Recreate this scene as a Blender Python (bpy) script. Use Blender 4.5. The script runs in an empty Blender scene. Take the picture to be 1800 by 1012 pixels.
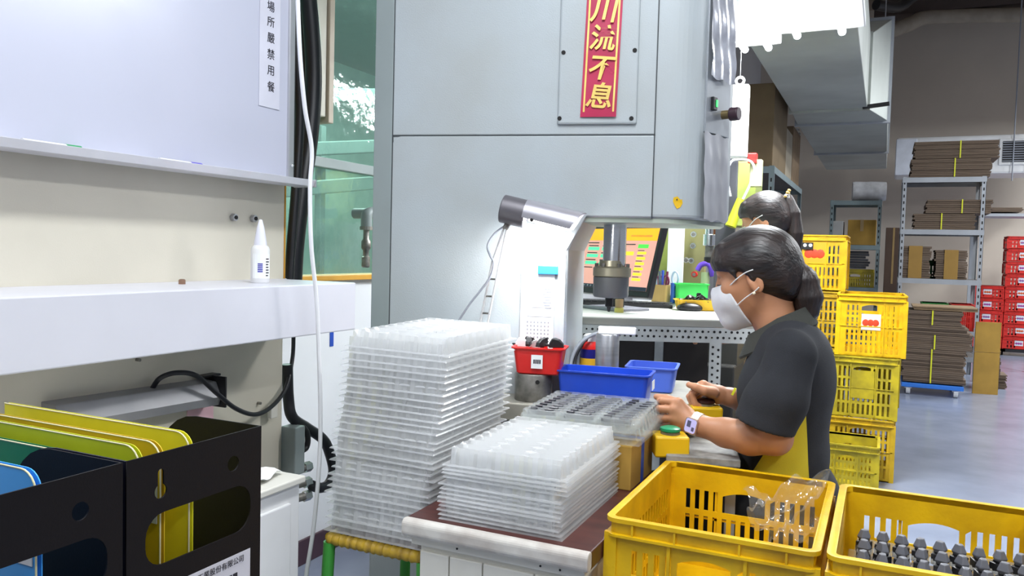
import bpy, bmesh, math, random
import numpy as np
from mathutils import Vector, Matrix
random.seed(7)
RAD = math.radians
scn = bpy.context.scene
col = scn.collection

# ------------------------------------------------------------------ camera
F, CAMZ = 1400.0, 1.25
cam_d = bpy.data.cameras.new('camera'); cam = bpy.data.objects.new('camera', cam_d); col.objects.link(cam)
cam_d.sensor_width = 36.0; cam_d.lens = 36.0 * F / 1800.0; cam_d.clip_start = 0.02; cam_d.clip_end = 100
CR = Matrix.Rotation(RAD(25), 3, 'Z') @ Matrix.Rotation(RAD(90 - 2.7), 3, 'X') @ Matrix.Rotation(RAD(1.5), 3, 'Z')
cam.matrix_world = Matrix.Translation((0, 0, CAMZ)) @ CR.to_4x4()
scn.camera = cam

# ------------------------------------------------------------------ world and exposure
w = bpy.data.worlds.new('world'); scn.world = w; w.use_nodes = True
w.node_tree.nodes['Background'].inputs[0].default_value = (0.80, 0.86, 1.0, 1)
w.node_tree.nodes['Background'].inputs[1].default_value = 0.30
scn.view_settings.view_transform = 'Standard'; scn.view_settings.look = 'None'
scn.view_settings.exposure = 0.12; scn.view_settings.gamma = 1.0
scn.view_settings.use_curve_mapping = False
scn.cycles.transparent_max_bounces = 32
scn.cycles.max_bounces = 10

def area(name, loc, sx, sy, power, color=(0.93, 0.97, 1.0), rot=(0, 0, 0), parent=None):
    l = bpy.data.lights.new(name, 'AREA'); l.shape = 'RECTANGLE'; l.size = sx; l.size_y = sy
    l.energy = power; l.color = color
    o = bpy.data.objects.new(name, l); o.location = loc; o.rotation_euler = rot; col.objects.link(o)
    if parent: o.parent = parent
    return o
# fluorescent hall battens, one added unseen to brighten the end wall (housings further down)
BATTENS = [(-0.30, 0.9, 2.95, 42), (1.5, 0.2, 2.95, 34), (1.9, 3.6, 3.1, 48), (1.6, 6.9, 3.5, 90), (2.9, 9.4, 3.5, 130), (3.7, 11.6, 3.5, 150), (-1.0, -0.6, 2.95, 18)]
for bx_, by_, bz_, bp_ in BATTENS:
    area('batten_light', (bx_, by_, bz_ - 0.09), 0.25, 1.25, bp_)

# ------------------------------------------------------------------ helpers
def ray(px, py):
    return CR @ Vector(((px - 900) / F, -(py - 506) / F, -1.0))
def at(px, py, d=None, X=None, Y=None, Z=None):
    r = ray(px, py)
    if X is not None: d = X / r.x
    if Y is not None: d = Y / r.y
    if Z is not None: d = (Z - CAMZ) / r.z
    return Vector((0, 0, CAMZ)) + r * d

class MB:
    def __init__(s): s.v = []; s.f = []
    def add(s, vs, fs):
        b = len(s.v); s.v += [tuple(p) for p in vs]; s.f += [tuple(b + i for i in f) for f in fs]; return s
    def box(s, x0, x1, y0, y1, z0, z1, M=None):
        vs = [Vector((x, y, z)) for z in (z0, z1) for y in (y0, y1) for x in (x0, x1)]
        if M is not None: vs = [M @ p for p in vs]
        return s.add(vs, [(0, 2, 3, 1), (4, 5, 7, 6), (0, 1, 5, 4), (1, 3, 7, 5), (3, 2, 6, 7), (2, 0, 4, 6)])
    def bar(s, a, b, w_, h_, up=(0, 0, 1)):
        a = Vector(a); b = Vector(b); t = (b - a); L = t.length; t.normalize(); u = Vector(up)
        x = t.cross(u)
        if x.length < 1e-4: x = t.cross(Vector((1, 0, 0)))
        x.normalize(); y = x.cross(t)
        vs = []
        for p in (a, b):
            for sx, sy in ((-1, -1), (1, -1), (1, 1), (-1, 1)): vs.append(p + x * sx * w_ / 2 + y * sy * h_ / 2)
        return s.add(vs, [(3, 2, 1, 0), (4, 5, 6, 7), (0, 1, 5, 4), (1, 2, 6, 5), (2, 3, 7, 6), (3, 0, 4, 7)])
    def tube(s, pts, r, n=10, caps=True):
        pts = [Vector(p) for p in pts]; rs = r if isinstance(r, (list, tuple)) else [r] * len(pts)
        t0 = (pts[1] - pts[0]).normalized(); u = t0.orthogonal().normalized(); b = len(s.v); m = len(pts)
        for i, p in enumerate(pts):
            t = (pts[min(i + 1, m - 1)] - pts[max(i - 1, 0)]).normalized()
            u = (u - t * u.dot(t)); u = u.normalized() if u.length > 1e-6 else t.orthogonal().normalized()
            w_ = t.cross(u)
            for k in range(n):
                a = 2 * math.pi * k / n
                s.v.append(tuple(p + (u * math.cos(a) + w_ * math.sin(a)) * rs[i]))
        for i in range(m - 1):
            for k in range(n):
                k2 = (k + 1) % n
                s.f.append((b + i * n + k, b + i * n + k2, b + (i + 1) * n + k2, b + (i + 1) * n + k))
        if caps:
            s.f.append(tuple(b + k for k in reversed(range(n)))); s.f.append(tuple(b + (m - 1) * n + k for k in range(n)))
        return s
    def cyl(s, a, b, r0, r1=None, n=20): return s.tube([a, b], [r0, r0 if r1 is None else r1], n)
    def lathe(s, prof, c=(0, 0, 0), n=24, M=None):
        b = len(s.v); m = len(prof)
        for r, z in prof:
            for k in range(n):
                a = 2 * math.pi * k / n; p = Vector((r * math.cos(a), r * math.sin(a), z))
                if M is not None: p = M @ p
                s.v.append((p.x + c[0], p.y + c[1], p.z + c[2]))
        for i in range(m - 1):
            for k in range(n):
                k2 = (k + 1) % n; s.f.append((b + i * n + k, b + i * n + k2, b + (i + 1) * n + k2, b + (i + 1) * n + k))
        s.f.append(tuple(b + k for k in reversed(range(n)))); s.f.append(tuple(b + (m - 1) * n + k for k in range(n)))
        return s
    def prism(s, poly, a, b, axis='z', M=None):
        def mk(p, t):
            q = {'z': (p[0], p[1], t), 'y': (p[0], t, p[1]), 'x': (t, p[0], p[1])}[axis]
            q = Vector(q); return M @ q if M is not None else q
        n = len(poly); vs = [mk(p, a) for p in poly] + [mk(p, b) for p in poly]
        fs = [tuple(reversed(range(n))), tuple(range(n, 2 * n))] + [(i, (i + 1) % n, n + (i + 1) % n, n + i) for i in range(n)]
        return s.add(vs, fs)
    def loft(s, rings, close=True, caps=True):
        b = len(s.v); n = len(rings[0])
        for r in rings: s.v += [tuple(p) for p in r]
        for i in range(len(rings) - 1):
            for k in range(n if close else n - 1):
                k2 = (k + 1) % n; s.f.append((b + i * n + k, b + i * n + k2, b + (i + 1) * n + k2, b + (i + 1) * n + k))
        if caps and close:
            s.f.append(tuple(b + k for k in reversed(range(n)))); s.f.append(tuple(b + (len(rings) - 1) * n + k for k in range(n)))
        return s
    def ball(s, c, r, n=12, m=8, sc=(1, 1, 1)):
        prof = [(max(1e-4, math.sin(math.pi * i / m)), -math.cos(math.pi * i / m)) for i in range(m + 1)]
        return s.lathe([(p * r, z * r) for p, z in prof], c, n, Matrix.Diagonal(sc))
    def panel(s, xs, ys, hole, t, mp, warp=None):
        """a board of cells with real openings: hole(i,j) says which cell is open; mp(a,b,n) places a point"""
        nx, ny = len(xs) - 1, len(ys) - 1; idx = {}; b = len(s.v); vs = []; fs = []
        def V(i, j, k):
            if (i, j, k) not in idx:
                a, c = xs[i], ys[j]
                if warp and (i, j) in warp: a += warp[(i, j)][0]; c += warp[(i, j)][1]
                idx[(i, j, k)] = b + len(vs); vs.append(tuple(mp(a, c, t * k)))
            return idx[(i, j, k)]
        solid = lambda i, j: 0 <= i < nx and 0 <= j < ny and not hole(i, j)
        for i in range(nx):
            for j in range(ny):
                if not solid(i, j): continue
                fs.append((V(i, j, 0), V(i, j + 1, 0), V(i + 1, j + 1, 0), V(i + 1, j, 0)))
                fs.append((V(i, j, 1), V(i + 1, j, 1), V(i + 1, j + 1, 1), V(i, j + 1, 1)))
                if not solid(i - 1, j): fs.append((V(i, j, 0), V(i, j, 1), V(i, j + 1, 1), V(i, j + 1, 0)))
                if not solid(i + 1, j): fs.append((V(i + 1, j, 0), V(i + 1, j + 1, 0), V(i + 1, j + 1, 1), V(i + 1, j, 1)))
                if not solid(i, j - 1): fs.append((V(i, j, 0), V(i + 1, j, 0), V(i + 1, j, 1), V(i, j, 1)))
                if not solid(i, j + 1): fs.append((V(i, j + 1, 0), V(i, j + 1, 1), V(i + 1, j + 1, 1), V(i + 1, j + 1, 0)))
        s.v += vs; s.f += fs; return s
    def build(s, name, mat, parent=None, smooth=False, bevel=0.0, loc=None, seg=2):
        me = bpy.data.meshes.new(name); me.from_pydata(s.v, [], s.f)
        bm = bmesh.new(); bm.from_mesh(me); bmesh.ops.recalc_face_normals(bm, faces=bm.faces); bm.to_mesh(me); bm.free()
        return mesh_obj(name, me, mat, parent, smooth, bevel, loc, seg)
def mesh_obj(name, me, mat, parent=None, smooth=False, bevel=0.0, loc=None, seg=2):
    me.materials.append(mat)
    if smooth: me.polygons.foreach_set('use_smooth', [True] * len(me.polygons))
    o = bpy.data.objects.new(name, me); col.objects.link(o)
    if smooth == 'auto' or (smooth and not bevel):
        try: me.set_sharp_from_angle(angle=RAD(40))
        except Exception: pass
    if bevel:
        m = o.modifiers.new('edge', 'BEVEL'); m.width = bevel; m.segments = seg; m.limit_method = 'ANGLE'; m.angle_limit = RAD(40)
    if parent is not None: o.parent = parent
    if loc is not None: o.location = loc
    return o
def tag(o, label=None, cat=None, group=None, kind=None):
    if label: o['label'] = label
    if cat: o['category'] = cat
    if group: o['group'] = group
    if kind: o['kind'] = kind
    return o
def thing(name, label, cat, loc=(0, 0, 0), rz=0.0, group=None):
    o = bpy.data.objects.new(name, None); col.objects.link(o); o.empty_display_size = 0.05
    o.location = loc; o.rotation_euler = (0, 0, RAD(rz)); return tag(o, label, cat, group)
def kids(o): return [c for c in bpy.data.objects if c.parent == o]
def dup(root, loc, rz=0.0, label=None, group=None):
    def cp(o, par):
        c = o.copy(); col.objects.link(c)
        if par is not None: c.parent = par
        for k in ch.get(o.name, []): cp(k, c)
        return c
    ch = {}
    stack = [root]
    while stack:
        o = stack.pop(); ch[o.name] = list(o.children); stack += ch[o.name]
    r = cp(root, None); r.location = loc; r.rotation_euler = (0, 0, RAD(rz))
    if label: r['label'] = label
    if group: r['group'] = group
    return r
def smooth_path(pts, n=8):
    P = [Vector(p) for p in pts]; out = []
    for i in range(len(P) - 1):
        p0, p1, p2, p3 = P[max(i - 1, 0)], P[i], P[i + 1], P[min(i + 2, len(P) - 1)]
        for k in range(n):
            t = k / n
            out.append(0.5 * ((2 * p1) + (p2 - p0) * t + (2 * p0 - 5 * p1 + 4 * p2 - p3) * t * t + (3 * p1 - p0 - 3 * p2 + p3) * t ** 3))
    out.append(P[-1]); return out
def rrect(x0, x1, y0, y1, r, n=5):
    out = []
    for cx, cy, a0 in ((x1 - r, y0 + r, -90), (x1 - r, y1 - r, 0), (x0 + r, y1 - r, 90), (x0 + r, y0 + r, 180)):
        for k in range(n + 1):
            a = RAD(a0 + 90 * k / n); out.append((cx + r * math.cos(a), cy + r * math.sin(a)))
    return out

# ------------------------------------------------------------------ materials
def lin(c):
    if isinstance(c, str): c = [int(c[i:i + 2], 16) / 255 for i in (0, 2, 4)]
    return tuple(x / 12.92 if x <= 0.04045 else ((x + 0.055) / 1.055) ** 2.4 for x in c)
def mat(name, c, rough=0.5, metal=0.0, var=0.06, scale=6.0, bump=0.0, bscale=60.0, spec=0.5, c2=None, stretch=(1, 1, 1), emit=None, estr=0.0, trans=0.0, detail=4.0, sss=0.0):
    m = bpy.data.materials.new(name); m.use_nodes = True; nt = m.node_tree; N = nt.nodes; L = nt.links
    b = N['Principled BSDF']; c = lin(c)
    b.inputs['Roughness'].default_value = rough; b.inputs['Metallic'].default_value = metal
    b.inputs['Specular IOR Level'].default_value = spec
    tc = N.new('ShaderNodeTexCoord'); mp = N.new('ShaderNodeMapping'); mp.inputs['Scale'].default_value = stretch
    L.new(tc.outputs['Object'], mp.inputs['Vector'])
    nz = N.new('ShaderNodeTexNoise'); nz.inputs['Scale'].default_value = scale; nz.inputs['Detail'].default_value = detail
    L.new(mp.outputs[0], nz.inputs['Vector'])
    rp = N.new('ShaderNodeValToRGB'); L.new(nz.outputs['Fac'], rp.inputs['Fac'])
    rp.color_ramp.elements[0].position = 0.32; rp.color_ramp.elements[1].position = 0.68
    if c2 is None:
        lo = tuple(max(0, x * (1 - var * 1.6)) for x in c); hi = tuple(min(1, x * (1 + var)) for x in c)
    else: lo, hi = lin(c2), c
    rp.color_ramp.elements[0].color = (*lo, 1); rp.color_ramp.elements[1].color = (*hi, 1)
    L.new(rp.outputs['Color'], b.inputs['Base Color'])
    if bump:
        n2 = N.new('ShaderNodeTexNoise'); n2.inputs['Scale'].default_value = bscale; n2.inputs['Detail'].default_value = 3
        L.new(mp.outputs[0], n2.inputs['Vector'])
        bp = N.new('ShaderNodeBump'); bp.inputs['Strength'].default_value = bump; bp.inputs['Distance'].default_value = 0.004
        L.new(n2.outputs['Fac'], bp.inputs['Height']); L.new(bp.outputs['Normal'], b.inputs['Normal'])
    if trans: b.inputs['Transmission Weight'].default_value = trans
    if sss:
        b.inputs['Subsurface Weight'].default_value = sss; b.inputs['Subsurface Radius'].default_value = (0.012, 0.005, 0.003); b.inputs['Subsurface Scale'].default_value = 1.0
    if emit: b.inputs['Emission Color'].default_value = (*lin(emit), 1); b.inputs['Emission Strength'].default_value = estr
    return m
def clear(name, tint, tr, gloss=0.25, rough=0.12, white=(0.9, 0.93, 0.93)):
    """thin clear plastic: partly see-through, partly milky, with sharp glints"""
    m = bpy.data.materials.new(name); m.use_nodes = True; nt = m.node_tree; N = nt.nodes; L = nt.links; N.remove(N['Principled BSDF'])
    out = N['Material Output']
    t = N.new('ShaderNodeBsdfTransparent'); t.inputs[0].default_value = (*tint, 1)
    d = N.new('ShaderNodeBsdfDiffuse'); d.inputs[0].default_value = (*white, 1)
    tl = N.new('ShaderNodeBsdfTranslucent'); tl.inputs[0].default_value = (*white, 1)
    g = N.new('ShaderNodeBsdfGlossy'); g.inputs['Roughness'].default_value = rough
    tc = N.new('ShaderNodeTexCoord'); nz = N.new('ShaderNodeTexNoise'); nz.inputs['Scale'].default_value = 25
    bp = N.new('ShaderNodeBump'); bp.inputs['Strength'].default_value = 0.25; bp.inputs['Distance'].default_value = 0.004
    L.new(tc.outputs['Object'], nz.inputs['Vector']); L.new(nz.outputs['Fac'], bp.inputs['Height']); L.new(bp.outputs['Normal'], g.inputs['Normal'])
    a = N.new('ShaderNodeMixShader'); a.inputs[0].default_value = 0.5; L.new(d.outputs[0], a.inputs[1]); L.new(tl.outputs[0], a.inputs[2])
    b = N.new('ShaderNodeMixShader'); b.inputs[0].default_value = gloss; L.new(a.outputs[0], b.inputs[1]); L.new(g.outputs[0], b.inputs[2])
    c = N.new('ShaderNodeMixShader'); c.inputs[0].default_value = tr; L.new(b.outputs[0], c.inputs[1]); L.new(t.outputs[0], c.inputs[2])
    L.new(c.outputs[0], out.inputs[0]); return m
def glow(name, c, s):
    return mat(name, c, 0.4, emit=c, estr=s)
K = {}
K['beige'] = mat('beige_paint', 'd6d0c0', 0.55, var=0.05, scale=2.5, bump=0.06, bscale=300)
K['ledge'] = mat('white_sheet_metal', 'd3d3dc', 0.35, var=0.02)
K['wboard'] = mat('whiteboard_enamel', 'c6c8d8', 0.22, var=0.02, scale=1.5)
K['alu'] = mat('aluminium', 'c8c9cc', 0.35, 0.75, var=0.05)
K['steel'] = mat('brushed_steel', 'b4b6ba', 0.3, 0.9, var=0.12, scale=4, stretch=(1, 1, 14))
K['chrome'] = mat('chrome', 'eceef0', 0.2, 1.0, var=0.03)
K['dsteel'] = mat('dull_steel', '8d8a84', 0.45, 0.7, var=0.3, scale=30)
K['black'] = mat('black_plastic', '1b1a1d', 0.42, var=0.15)
K['blackmetal'] = mat('black_painted_steel', '120f12', 0.5, var=0.12, scale=4, bump=0.05, bscale=500, spec=0.2)
K['hose'] = mat('black_rubber', '1c1c22', 0.38, var=0.15)
K['wcable'] = mat('white_cable_sheath', 'e9e9ec', 0.4, var=0.02)
K['white'] = mat('white_paint', 'e6e6e6', 0.45, var=0.03)
K['wall'] = mat('wall_paint', 'dcdde0', 0.7, var=0.03, scale=2)
K['wallback'] = mat('hall_wall_paint', 'd2c7b8', 0.75, var=0.05, scale=0.8)
K['ceil'] = mat('ceiling_board', 'a39482', 0.8, var=0.06, scale=0.7)
K['floor'] = mat('epoxy_floor', '8f97aa', 0.22, var=0.07, scale=3, bump=0.03, bscale=90, c2='7f879a')
K['plum'] = mat('plum_baseboard', '47303c', 0.5)
K['press'] = mat('press_grey_paint', 'b0b9be', 0.42, c2='a8adad', scale=2.6, bump=0.12, bscale=260)
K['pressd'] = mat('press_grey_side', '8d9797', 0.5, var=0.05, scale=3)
K['seam'] = mat('dark_seam', '3a3f42', 0.7)
K['red'] = mat('red_plastic', 'd2201c', 0.35, var=0.05)
K['redp'] = mat('red_couplet_paper', 'b3204c', 0.4, var=0.1, scale=9)
K['gold'] = mat('gold_ink', 'f0cf74', 0.35, 0.35, var=0.08, scale=30)
K['blue'] = mat('blue_plastic', '1f49c2', 0.35, var=0.08)
K['lblue'] = mat('pale_blue_plastic', '4b6bd0', 0.35, var=0.08)
K['crate'] = mat('yellow_crate_plastic', 'e6b906', 0.42, c2='c99c04', scale=14, bump=0.1, bscale=120)
K['crateb'] = mat('yellow_crate_plastic_scuffed', 'd4ac18', 0.5, c2='a98a14', scale=10, bump=0.1, bscale=120)
K['crateo'] = mat('olive_crate_plastic', 'c2ac1a', 0.5, c2='95851a', scale=12)
K['crater'] = mat('red_crate_plastic', 'd42a20', 0.4, var=0.1)
K['crateg'] = mat('green_crate_plastic', '1f8a35', 0.45, var=0.1)
K['card'] = mat('cardboard', '8b7458', 0.85, var=0.12, scale=12)
K['cardd'] = mat('dark_cardboard', '786656', 0.88, c2='5e5044', scale=5, stretch=(1, 1, 40))
K['cardk'] = mat('kraft_carton', 'b08a3c', 0.8, var=0.1, scale=6)
K['strap'] = mat('yellow_strap', 'dfe02a', 0.5)
K['tape'] = mat('blue_tape', '2b52b8', 0.4)
K['pet'] = clear('clear_blister_plastic', (0.975, 0.98, 0.98), 0.50, 0.24, 0.14, (0.95, 0.955, 0.955))
K['petx'] = clear('clear_blister_plastic_thin', (0.97, 0.985, 0.98), 0.72, 0.4, 0.1)
K['film'] = clear('clear_bag_film', (0.985, 0.985, 0.96), 0.80, 0.55, 0.1)
K['woodtop'] = mat('dark_red_laminate', '5a3029', 0.35, c2='43221f', scale=3, stretch=(1, 12, 1))
K['cream'] = mat('cream_paint', 'dcd9cf', 0.5, var=0.05, scale=5)
K['lamp'] = mat('lamp_silver_grey', 'b2b0b8', 0.32, 0.55, var=0.04)
K['lampd'] = mat('lamp_dark_grey', '6a676c', 0.4, 0.4, var=0.05)
K['paper'] = mat('paper', 'eef0f0', 0.7, var=0.02)
K['ink'] = mat('black_ink', '22212c', 0.6)
K['inkg'] = mat('grey_ink', '8f939c', 0.6)
K['yellowf'] = mat('yellow_folder', 'e2dc26', 0.45, var=0.08, scale=10)
K['yellowf2'] = mat('ochre_folder', 'cfae1a', 0.45, var=0.1, scale=10)
K['yellowf3'] = mat('lime_folder', 'c6cc22', 0.45, var=0.08, scale=10)
K['greenf'] = mat('green_folder', '0f7446', 0.45, var=0.1, scale=10)
K['bluef'] = mat('bright_blue_folder', '3fa2ee', 0.4, var=0.04)
K['navyf'] = mat('navy_folder', '1a2547', 0.45, var=0.08)
K['green'] = mat('green_paint', '3f9a3a', 0.45, var=0.1)
K['ylw'] = mat('yellow_paint', 'e0b312', 0.4, var=0.06)
K['btn'] = mat('green_button', '1d8f62', 0.35)
K['pressgreen'] = mat('olive_green_machine_paint', '8d9a4a', 0.45, var=0.08)
K['slot'] = mat('slotted_angle_paint', 'c9ccca', 0.5, var=0.1, scale=14)
K['hole'] = mat('dark_hole', '1d1c1c', 0.8)
K['rack'] = mat('rack_grey_paint', 'a9adb3', 0.45, var=0.06)
K['rackg'] = mat('rack_green_grey_paint', '7f8f92', 0.5, var=0.06)
K['duct'] = mat('galvanised_duct', 'b3b8b2', 0.5, 0.2, var=0.1, scale=2.0)
K['skin'] = mat('skin', 'b9825f', 0.5, var=0.06, scale=10, bump=0.04, bscale=400, sss=0.08)
K['hair'] = mat('dark_hair', '2a1c18', 0.42, c2='0d090a', scale=70, stretch=(0.12, 1, 0.5), bump=0.7, bscale=160, spec=0.6)
K['hairt'] = mat('dark_hair_tail', '2e1f1a', 0.42, c2='0d090a', scale=70, stretch=(1, 1, 0.10), bump=0.7, bscale=160, spec=0.6)
K['mask'] = mat('mask_fabric', 'd9dade', 0.8, var=0.03, scale=30, bump=0.1, bscale=300)
K['pants'] = mat('dark_trousers', '16171c', 0.8, var=0.15)
K['orange'] = mat('orange_trim', 'd09a38', 0.5)

# ================================================================== the room
WX = -2.02
def struct(mb, name, m, parent=None, label=None, **k):
    o = mb.build(name, m, parent, **k)
    if parent is None: tag(o, label, None, None, 'structure')
    return o
struct(MB().box(-2.2, 7, -2.5, 14.2, -0.06, 0), 'floor', K['floor'], label='glossy blue grey epoxy floor of the workshop')
sill = at(600, 492, X=WX).z
Wtop = 3.3
wl = struct(MB().box(WX - 0.1, WX, -2.5, 14.2, 0, sill).box(WX - 0.1, WX, -2.5, 1.6, sill, 5.2).box(WX - 0.1, WX, 4.2, 14.2, sill, 5.2)
       .box(WX - 0.1, WX, 1.6, 4.2, Wtop, 5.2), 'wall_left', K['wall'], label='white painted wall with a wide window')
struct(MB().box(-2.2, 7, 14.0, 14.2, 0, 5.2), 'wall_back', K['wallback'], label='beige end wall of the workshop hall')
struct(MB().box(-2.2, 7, 2.0, 14.2, 5.2, 5.3), 'ceiling', K['ceil'], label='high brown ceiling of the workshop hall')
struct(MB().box(WX, WX + 0.012, 1.0, 8, 0, 0.10), 'baseboard_left', K['plum'], label='dark plum baseboard along the white wall', bevel=0.003)
struct(MB().box(-2.2, 7, 13.985, 14.0, 0, 0.10), 'baseboard_back', K['plum'], label='dark baseboard along the end wall')
# window: mint tinted pane in a wide opening
win = bpy.data.objects.new('window_1', None); col.objects.link(win); tag(win, 'mint tinted interior window with a grey transom rail', None, None, 'structure')
gm = clear('mint_glass', (0.80, 0.95, 0.90), 0.86, 0.5, 0.05, (0.7, 0.88, 0.82))
zt = at(610, 290, X=WX).z
MB().box(WX - 0.055, WX - 0.049, 1.6, 4.2, zt, Wtop).build('pane', gm, win)
MB().box(WX - 0.055, WX - 0.049, 1.6, 4.2, sill + 0.02, zt).build('pane', gm, win)
MB().box(WX - 0.075, WX - 0.03, 1.6, 4.2, zt - 0.02, zt + 0.02).build('transom', K['pressd'], win, bevel=0.003)
MB().box(WX - 0.09, WX + 0.03, 1.6, 4.2, sill, sill + 0.022).build('window_sill', K['orange'], win, bevel=0.003)
pA, pB = at(556, 100, X=WX + 0.04), at(577, 100, X=WX + 0.04)
zb = at(566, 216, X=WX + 0.04).z
sh = MB().box(WX - 0.02, WX + 0.06, pA.y - 0.28, pB.y - 0.035, zb + 0.02, Wtop).build('shutter_channel', mat('beige_channel', 'c9c4b6', 0.5), win, bevel=0.004)
MB().box(WX + 0.0, WX + 0.07, pB.y - 0.03, pB.y, zb, Wtop).build('channel_edge', mat('tan_channel', 'b9ab98', 0.5), sh, bevel=0.003)
# the next hall behind the window
struct(MB().box(-6.3, -6.2, -1, 12, 0, 5.2), 'wall_outer', mat('mint_hall_wall', 'b9cfc7', 0.7), label='pale green wall of the hall behind the window')
struct(MB().box(-6.3, WX - 0.1, -1, 12, -0.06, 0), 'floor_outer', mat('hall_floor', '9aa5a3', 0.5), label='grey floor of the hall behind the window')
struct(MB().box(-6.3, WX - 0.1, -1, 12, 3.5, 3.6), 'ceiling_outer', mat('hall_ceiling', '5c6668', 0.7), label='grey ceiling of the hall behind the window')
area('next_hall_light', (-4.0, 5, 3.3), 0.5, 4, 230, (0.85, 1.0, 0.95))
dk = mat('grey_green_steel', '6a7876', 0.6)
cr = thing('overhead_conveyor', 'grey overhead steel conveyor seen through the mint window', 'conveyor', (-4.2, 6.0, 0))
for i, (z0, z1) in enumerate(((2.55, 2.72), (2.1, 2.2), (1.78, 1.86))):
    MB().bar((-1.2 + 0.2 * i, -2.6, z0 - 0.35), (0.2 + .2 * i, 2.6, z1 + 0.35), 0.12, 0.12).build('rail', dk, cr, bevel=0.01)
for i in range(5):
    MB().bar((-1.0 + i * 0.24, -2.0 + i * 0.95, 0), (-1.0 + i * 0.24, -2.0 + i * 0.95, 2.0 + 0.17 * i), 0.07, 0.07).build('support', dk, cr, bevel=0.005)
# batten housings, hung under the ceiling, with the added end-wall one
tubem = glow('lit_tube', 'f4faff', 6.0)
def batten(x, y, z, L, label, rz=0, w=0.16, ws=None, parent_z=5.2, mt=None):
    t = thing('ceiling_batten', label, 'light fixture', (x, y, z), rz, 'fluorescent battens')
    MB().box(-w, w, -L / 2, L / 2, 0, 0.05).build('housing', K['white'], t, bevel=0.006)
    for sx in (-0.5, 0.5): MB().cyl((sx * w, -L / 2 + 0.03, -0.022), (sx * w, L / 2 - 0.03, -0.022), 0.018, n=12).build('tube', mt or tubem, t, smooth=True)
    for sy in (-0.4, 0.4): MB().cyl((0, sy * L, 0.05), (0, sy * L, parent_z - z), 0.006, n=8).build('hanger', K['steel'], t)
    return t
names = ['above the camera', 'over the open floor', 'beside the crates', 'over the middle aisle', 'over the far racks', 'added unseen to brighten the end wall', 'over the white cabinet']
for (x, y, z, p_), nm in zip(BATTENS, names): batten(x, y, z, 1.3, 'white twin tube ceiling batten ' + nm)
# the pair of battens seen at the top of the picture
c = at(1432, 20, d=3.7)
V1 = batten(c.x, c.y - 0.30, c.z, 1.3, 'glaring white twin tube batten hanging under the silver duct', 0, 0.21, mt=glow('glaring_tube', 'f6fbff', 30.0))
area('batten_light', (c.x, c.y - .30, c.z - 0.06), 0.35, 1.2, 45)
c = at(1314, 50, d=3.9)
V2 = batten(c.x, c.y, c.z, 0.7, 'glaring white twin tube batten beside the grey press head', 0, 0.12, mt=glow('glaring_tube_b', 'f6fbff', 34.0))
area('batten_light', (c.x, c.y, c.z - 0.06), 0.22, 0.65, 26)

# ================================================================== left: beige enclosure, ledge, whiteboard
BX = -1.60
ye = at(500, 420, X=BX).y
be = thing('machine_enclosure', 'beige painted steel machine enclosure behind the whiteboard', 'machine', (BX, 0.2, 0))
MB().box(-0.34, 0, 0, ye - 0.2, 0, 1.95).build('body', K['beige'], be, bevel=0.004)
MB().box(-0.34, 0.002, ye - 0.2, ye - 0.197, 1.15, 1.95).build('edge_strip', K['orange'], be)
for px, py, r in ((408, 382, 0.011), (443, 384, 0.011)):
    q = at(px, py, X=BX) - Vector((BX, 0.2, 0))
    nb = MB().cyl((0, q.y, q.z), (0.014, q.y, q.z), r, n=6).build('bolt', K['steel'], be, bevel=0.002)
    MB().cyl((0.012, q.y, q.z), (0.016, q.y, q.z), r * .5, n=10).build('bore', K['hole'], nb)
for px, py in ((240, 632), (453, 708)):
    q = at(px, py, X=BX) - Vector((BX, 0.2, 0)); MB().cyl((0, q.y, q.z), (0.012, q.y, q.z), 0.004, n=8).build('screw', K['dsteel'], be)
LX = -1.32
yl = at(625, 540, X=LX).y
lg = thing('steel_ledge', 'long white sheet metal ledge box under the whiteboard', 'ledge', (BX, 0.3, 1.02))
MB().box(0, LX - BX, 0, yl - 0.3, 0, 0.13).build('box', K['ledge'], lg, bevel=0.003)
MB().box(-0.42, 0, ye - 0.285, yl - 0.3, 0.0, 0.13).build('end_box', K['ledge'], lg, bevel=0.003)
q = at(320, 491, X=-1.5)
b = MB().lathe([(0.008, 0), (0.008, 0.010), (0.005, 0.012)], (-1.5, q.y, 1.15), 12).build('screw_cap', mat('copper', '9a7a66', 0.4, 0.6))
tag(b, 'small copper screw cap lying on the white ledge', 'cap')
tq, tr0 = at(580, 583, X=-2.019), at(586, 608, X=-2.019)
tag(MB().box(-2.0195, -2.018, tq.y, tr0.y, tr0.z, tq.z).build('blue_tape_strip', K['tape']), 'short blue tape strip on the white wall below the ledge end', 'tape')
# glue bottle
q = at(457, 492, X=-1.45)
gb = thing('glue_bottle', 'white squeeze glue bottle with pointed cap and blue label', 'bottle', (-1.45, q.y, 1.15))
MB().lathe([(0.021, 0), (0.0235, 0.003), (0.0235, 0.085), (0.021, 0.092), (0.015, 0.097)], n=28).build('body', K['white'], gb, smooth=True)
MB().lathe([(0.0165, 0.093), (0.0155, 0.104), (0.010, 0.138), (0.0045, 0.160), (0.003, 0.162)], n=24).build('cap', mat('translucent_cap', 'e4e4f0', 0.35), gb, smooth=True)
def curved_label(r, z0, z1, a0, a1, n=8):
    m = MB(); rings = [[(r * math.cos(RAD(a0 + (a1 - a0) * k / n)), r * math.sin(RAD(a0 + (a1 - a0) * k / n)), z) for k in range(n + 1)] for z in (z0, z1)]
    return m.loft(rings, close=False, caps=False)
lb = curved_label(0.0239, 0.012, 0.075, -95, 30).build('label', K['paper'], gb)
for k in range(5): curved_label(0.0242, 0.028 + k * 0.0048, 0.0312 + k * 0.0048, -62, -32).build('printed_line', mat('violet_ink', '4140a8', 0.5), lb)
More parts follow.
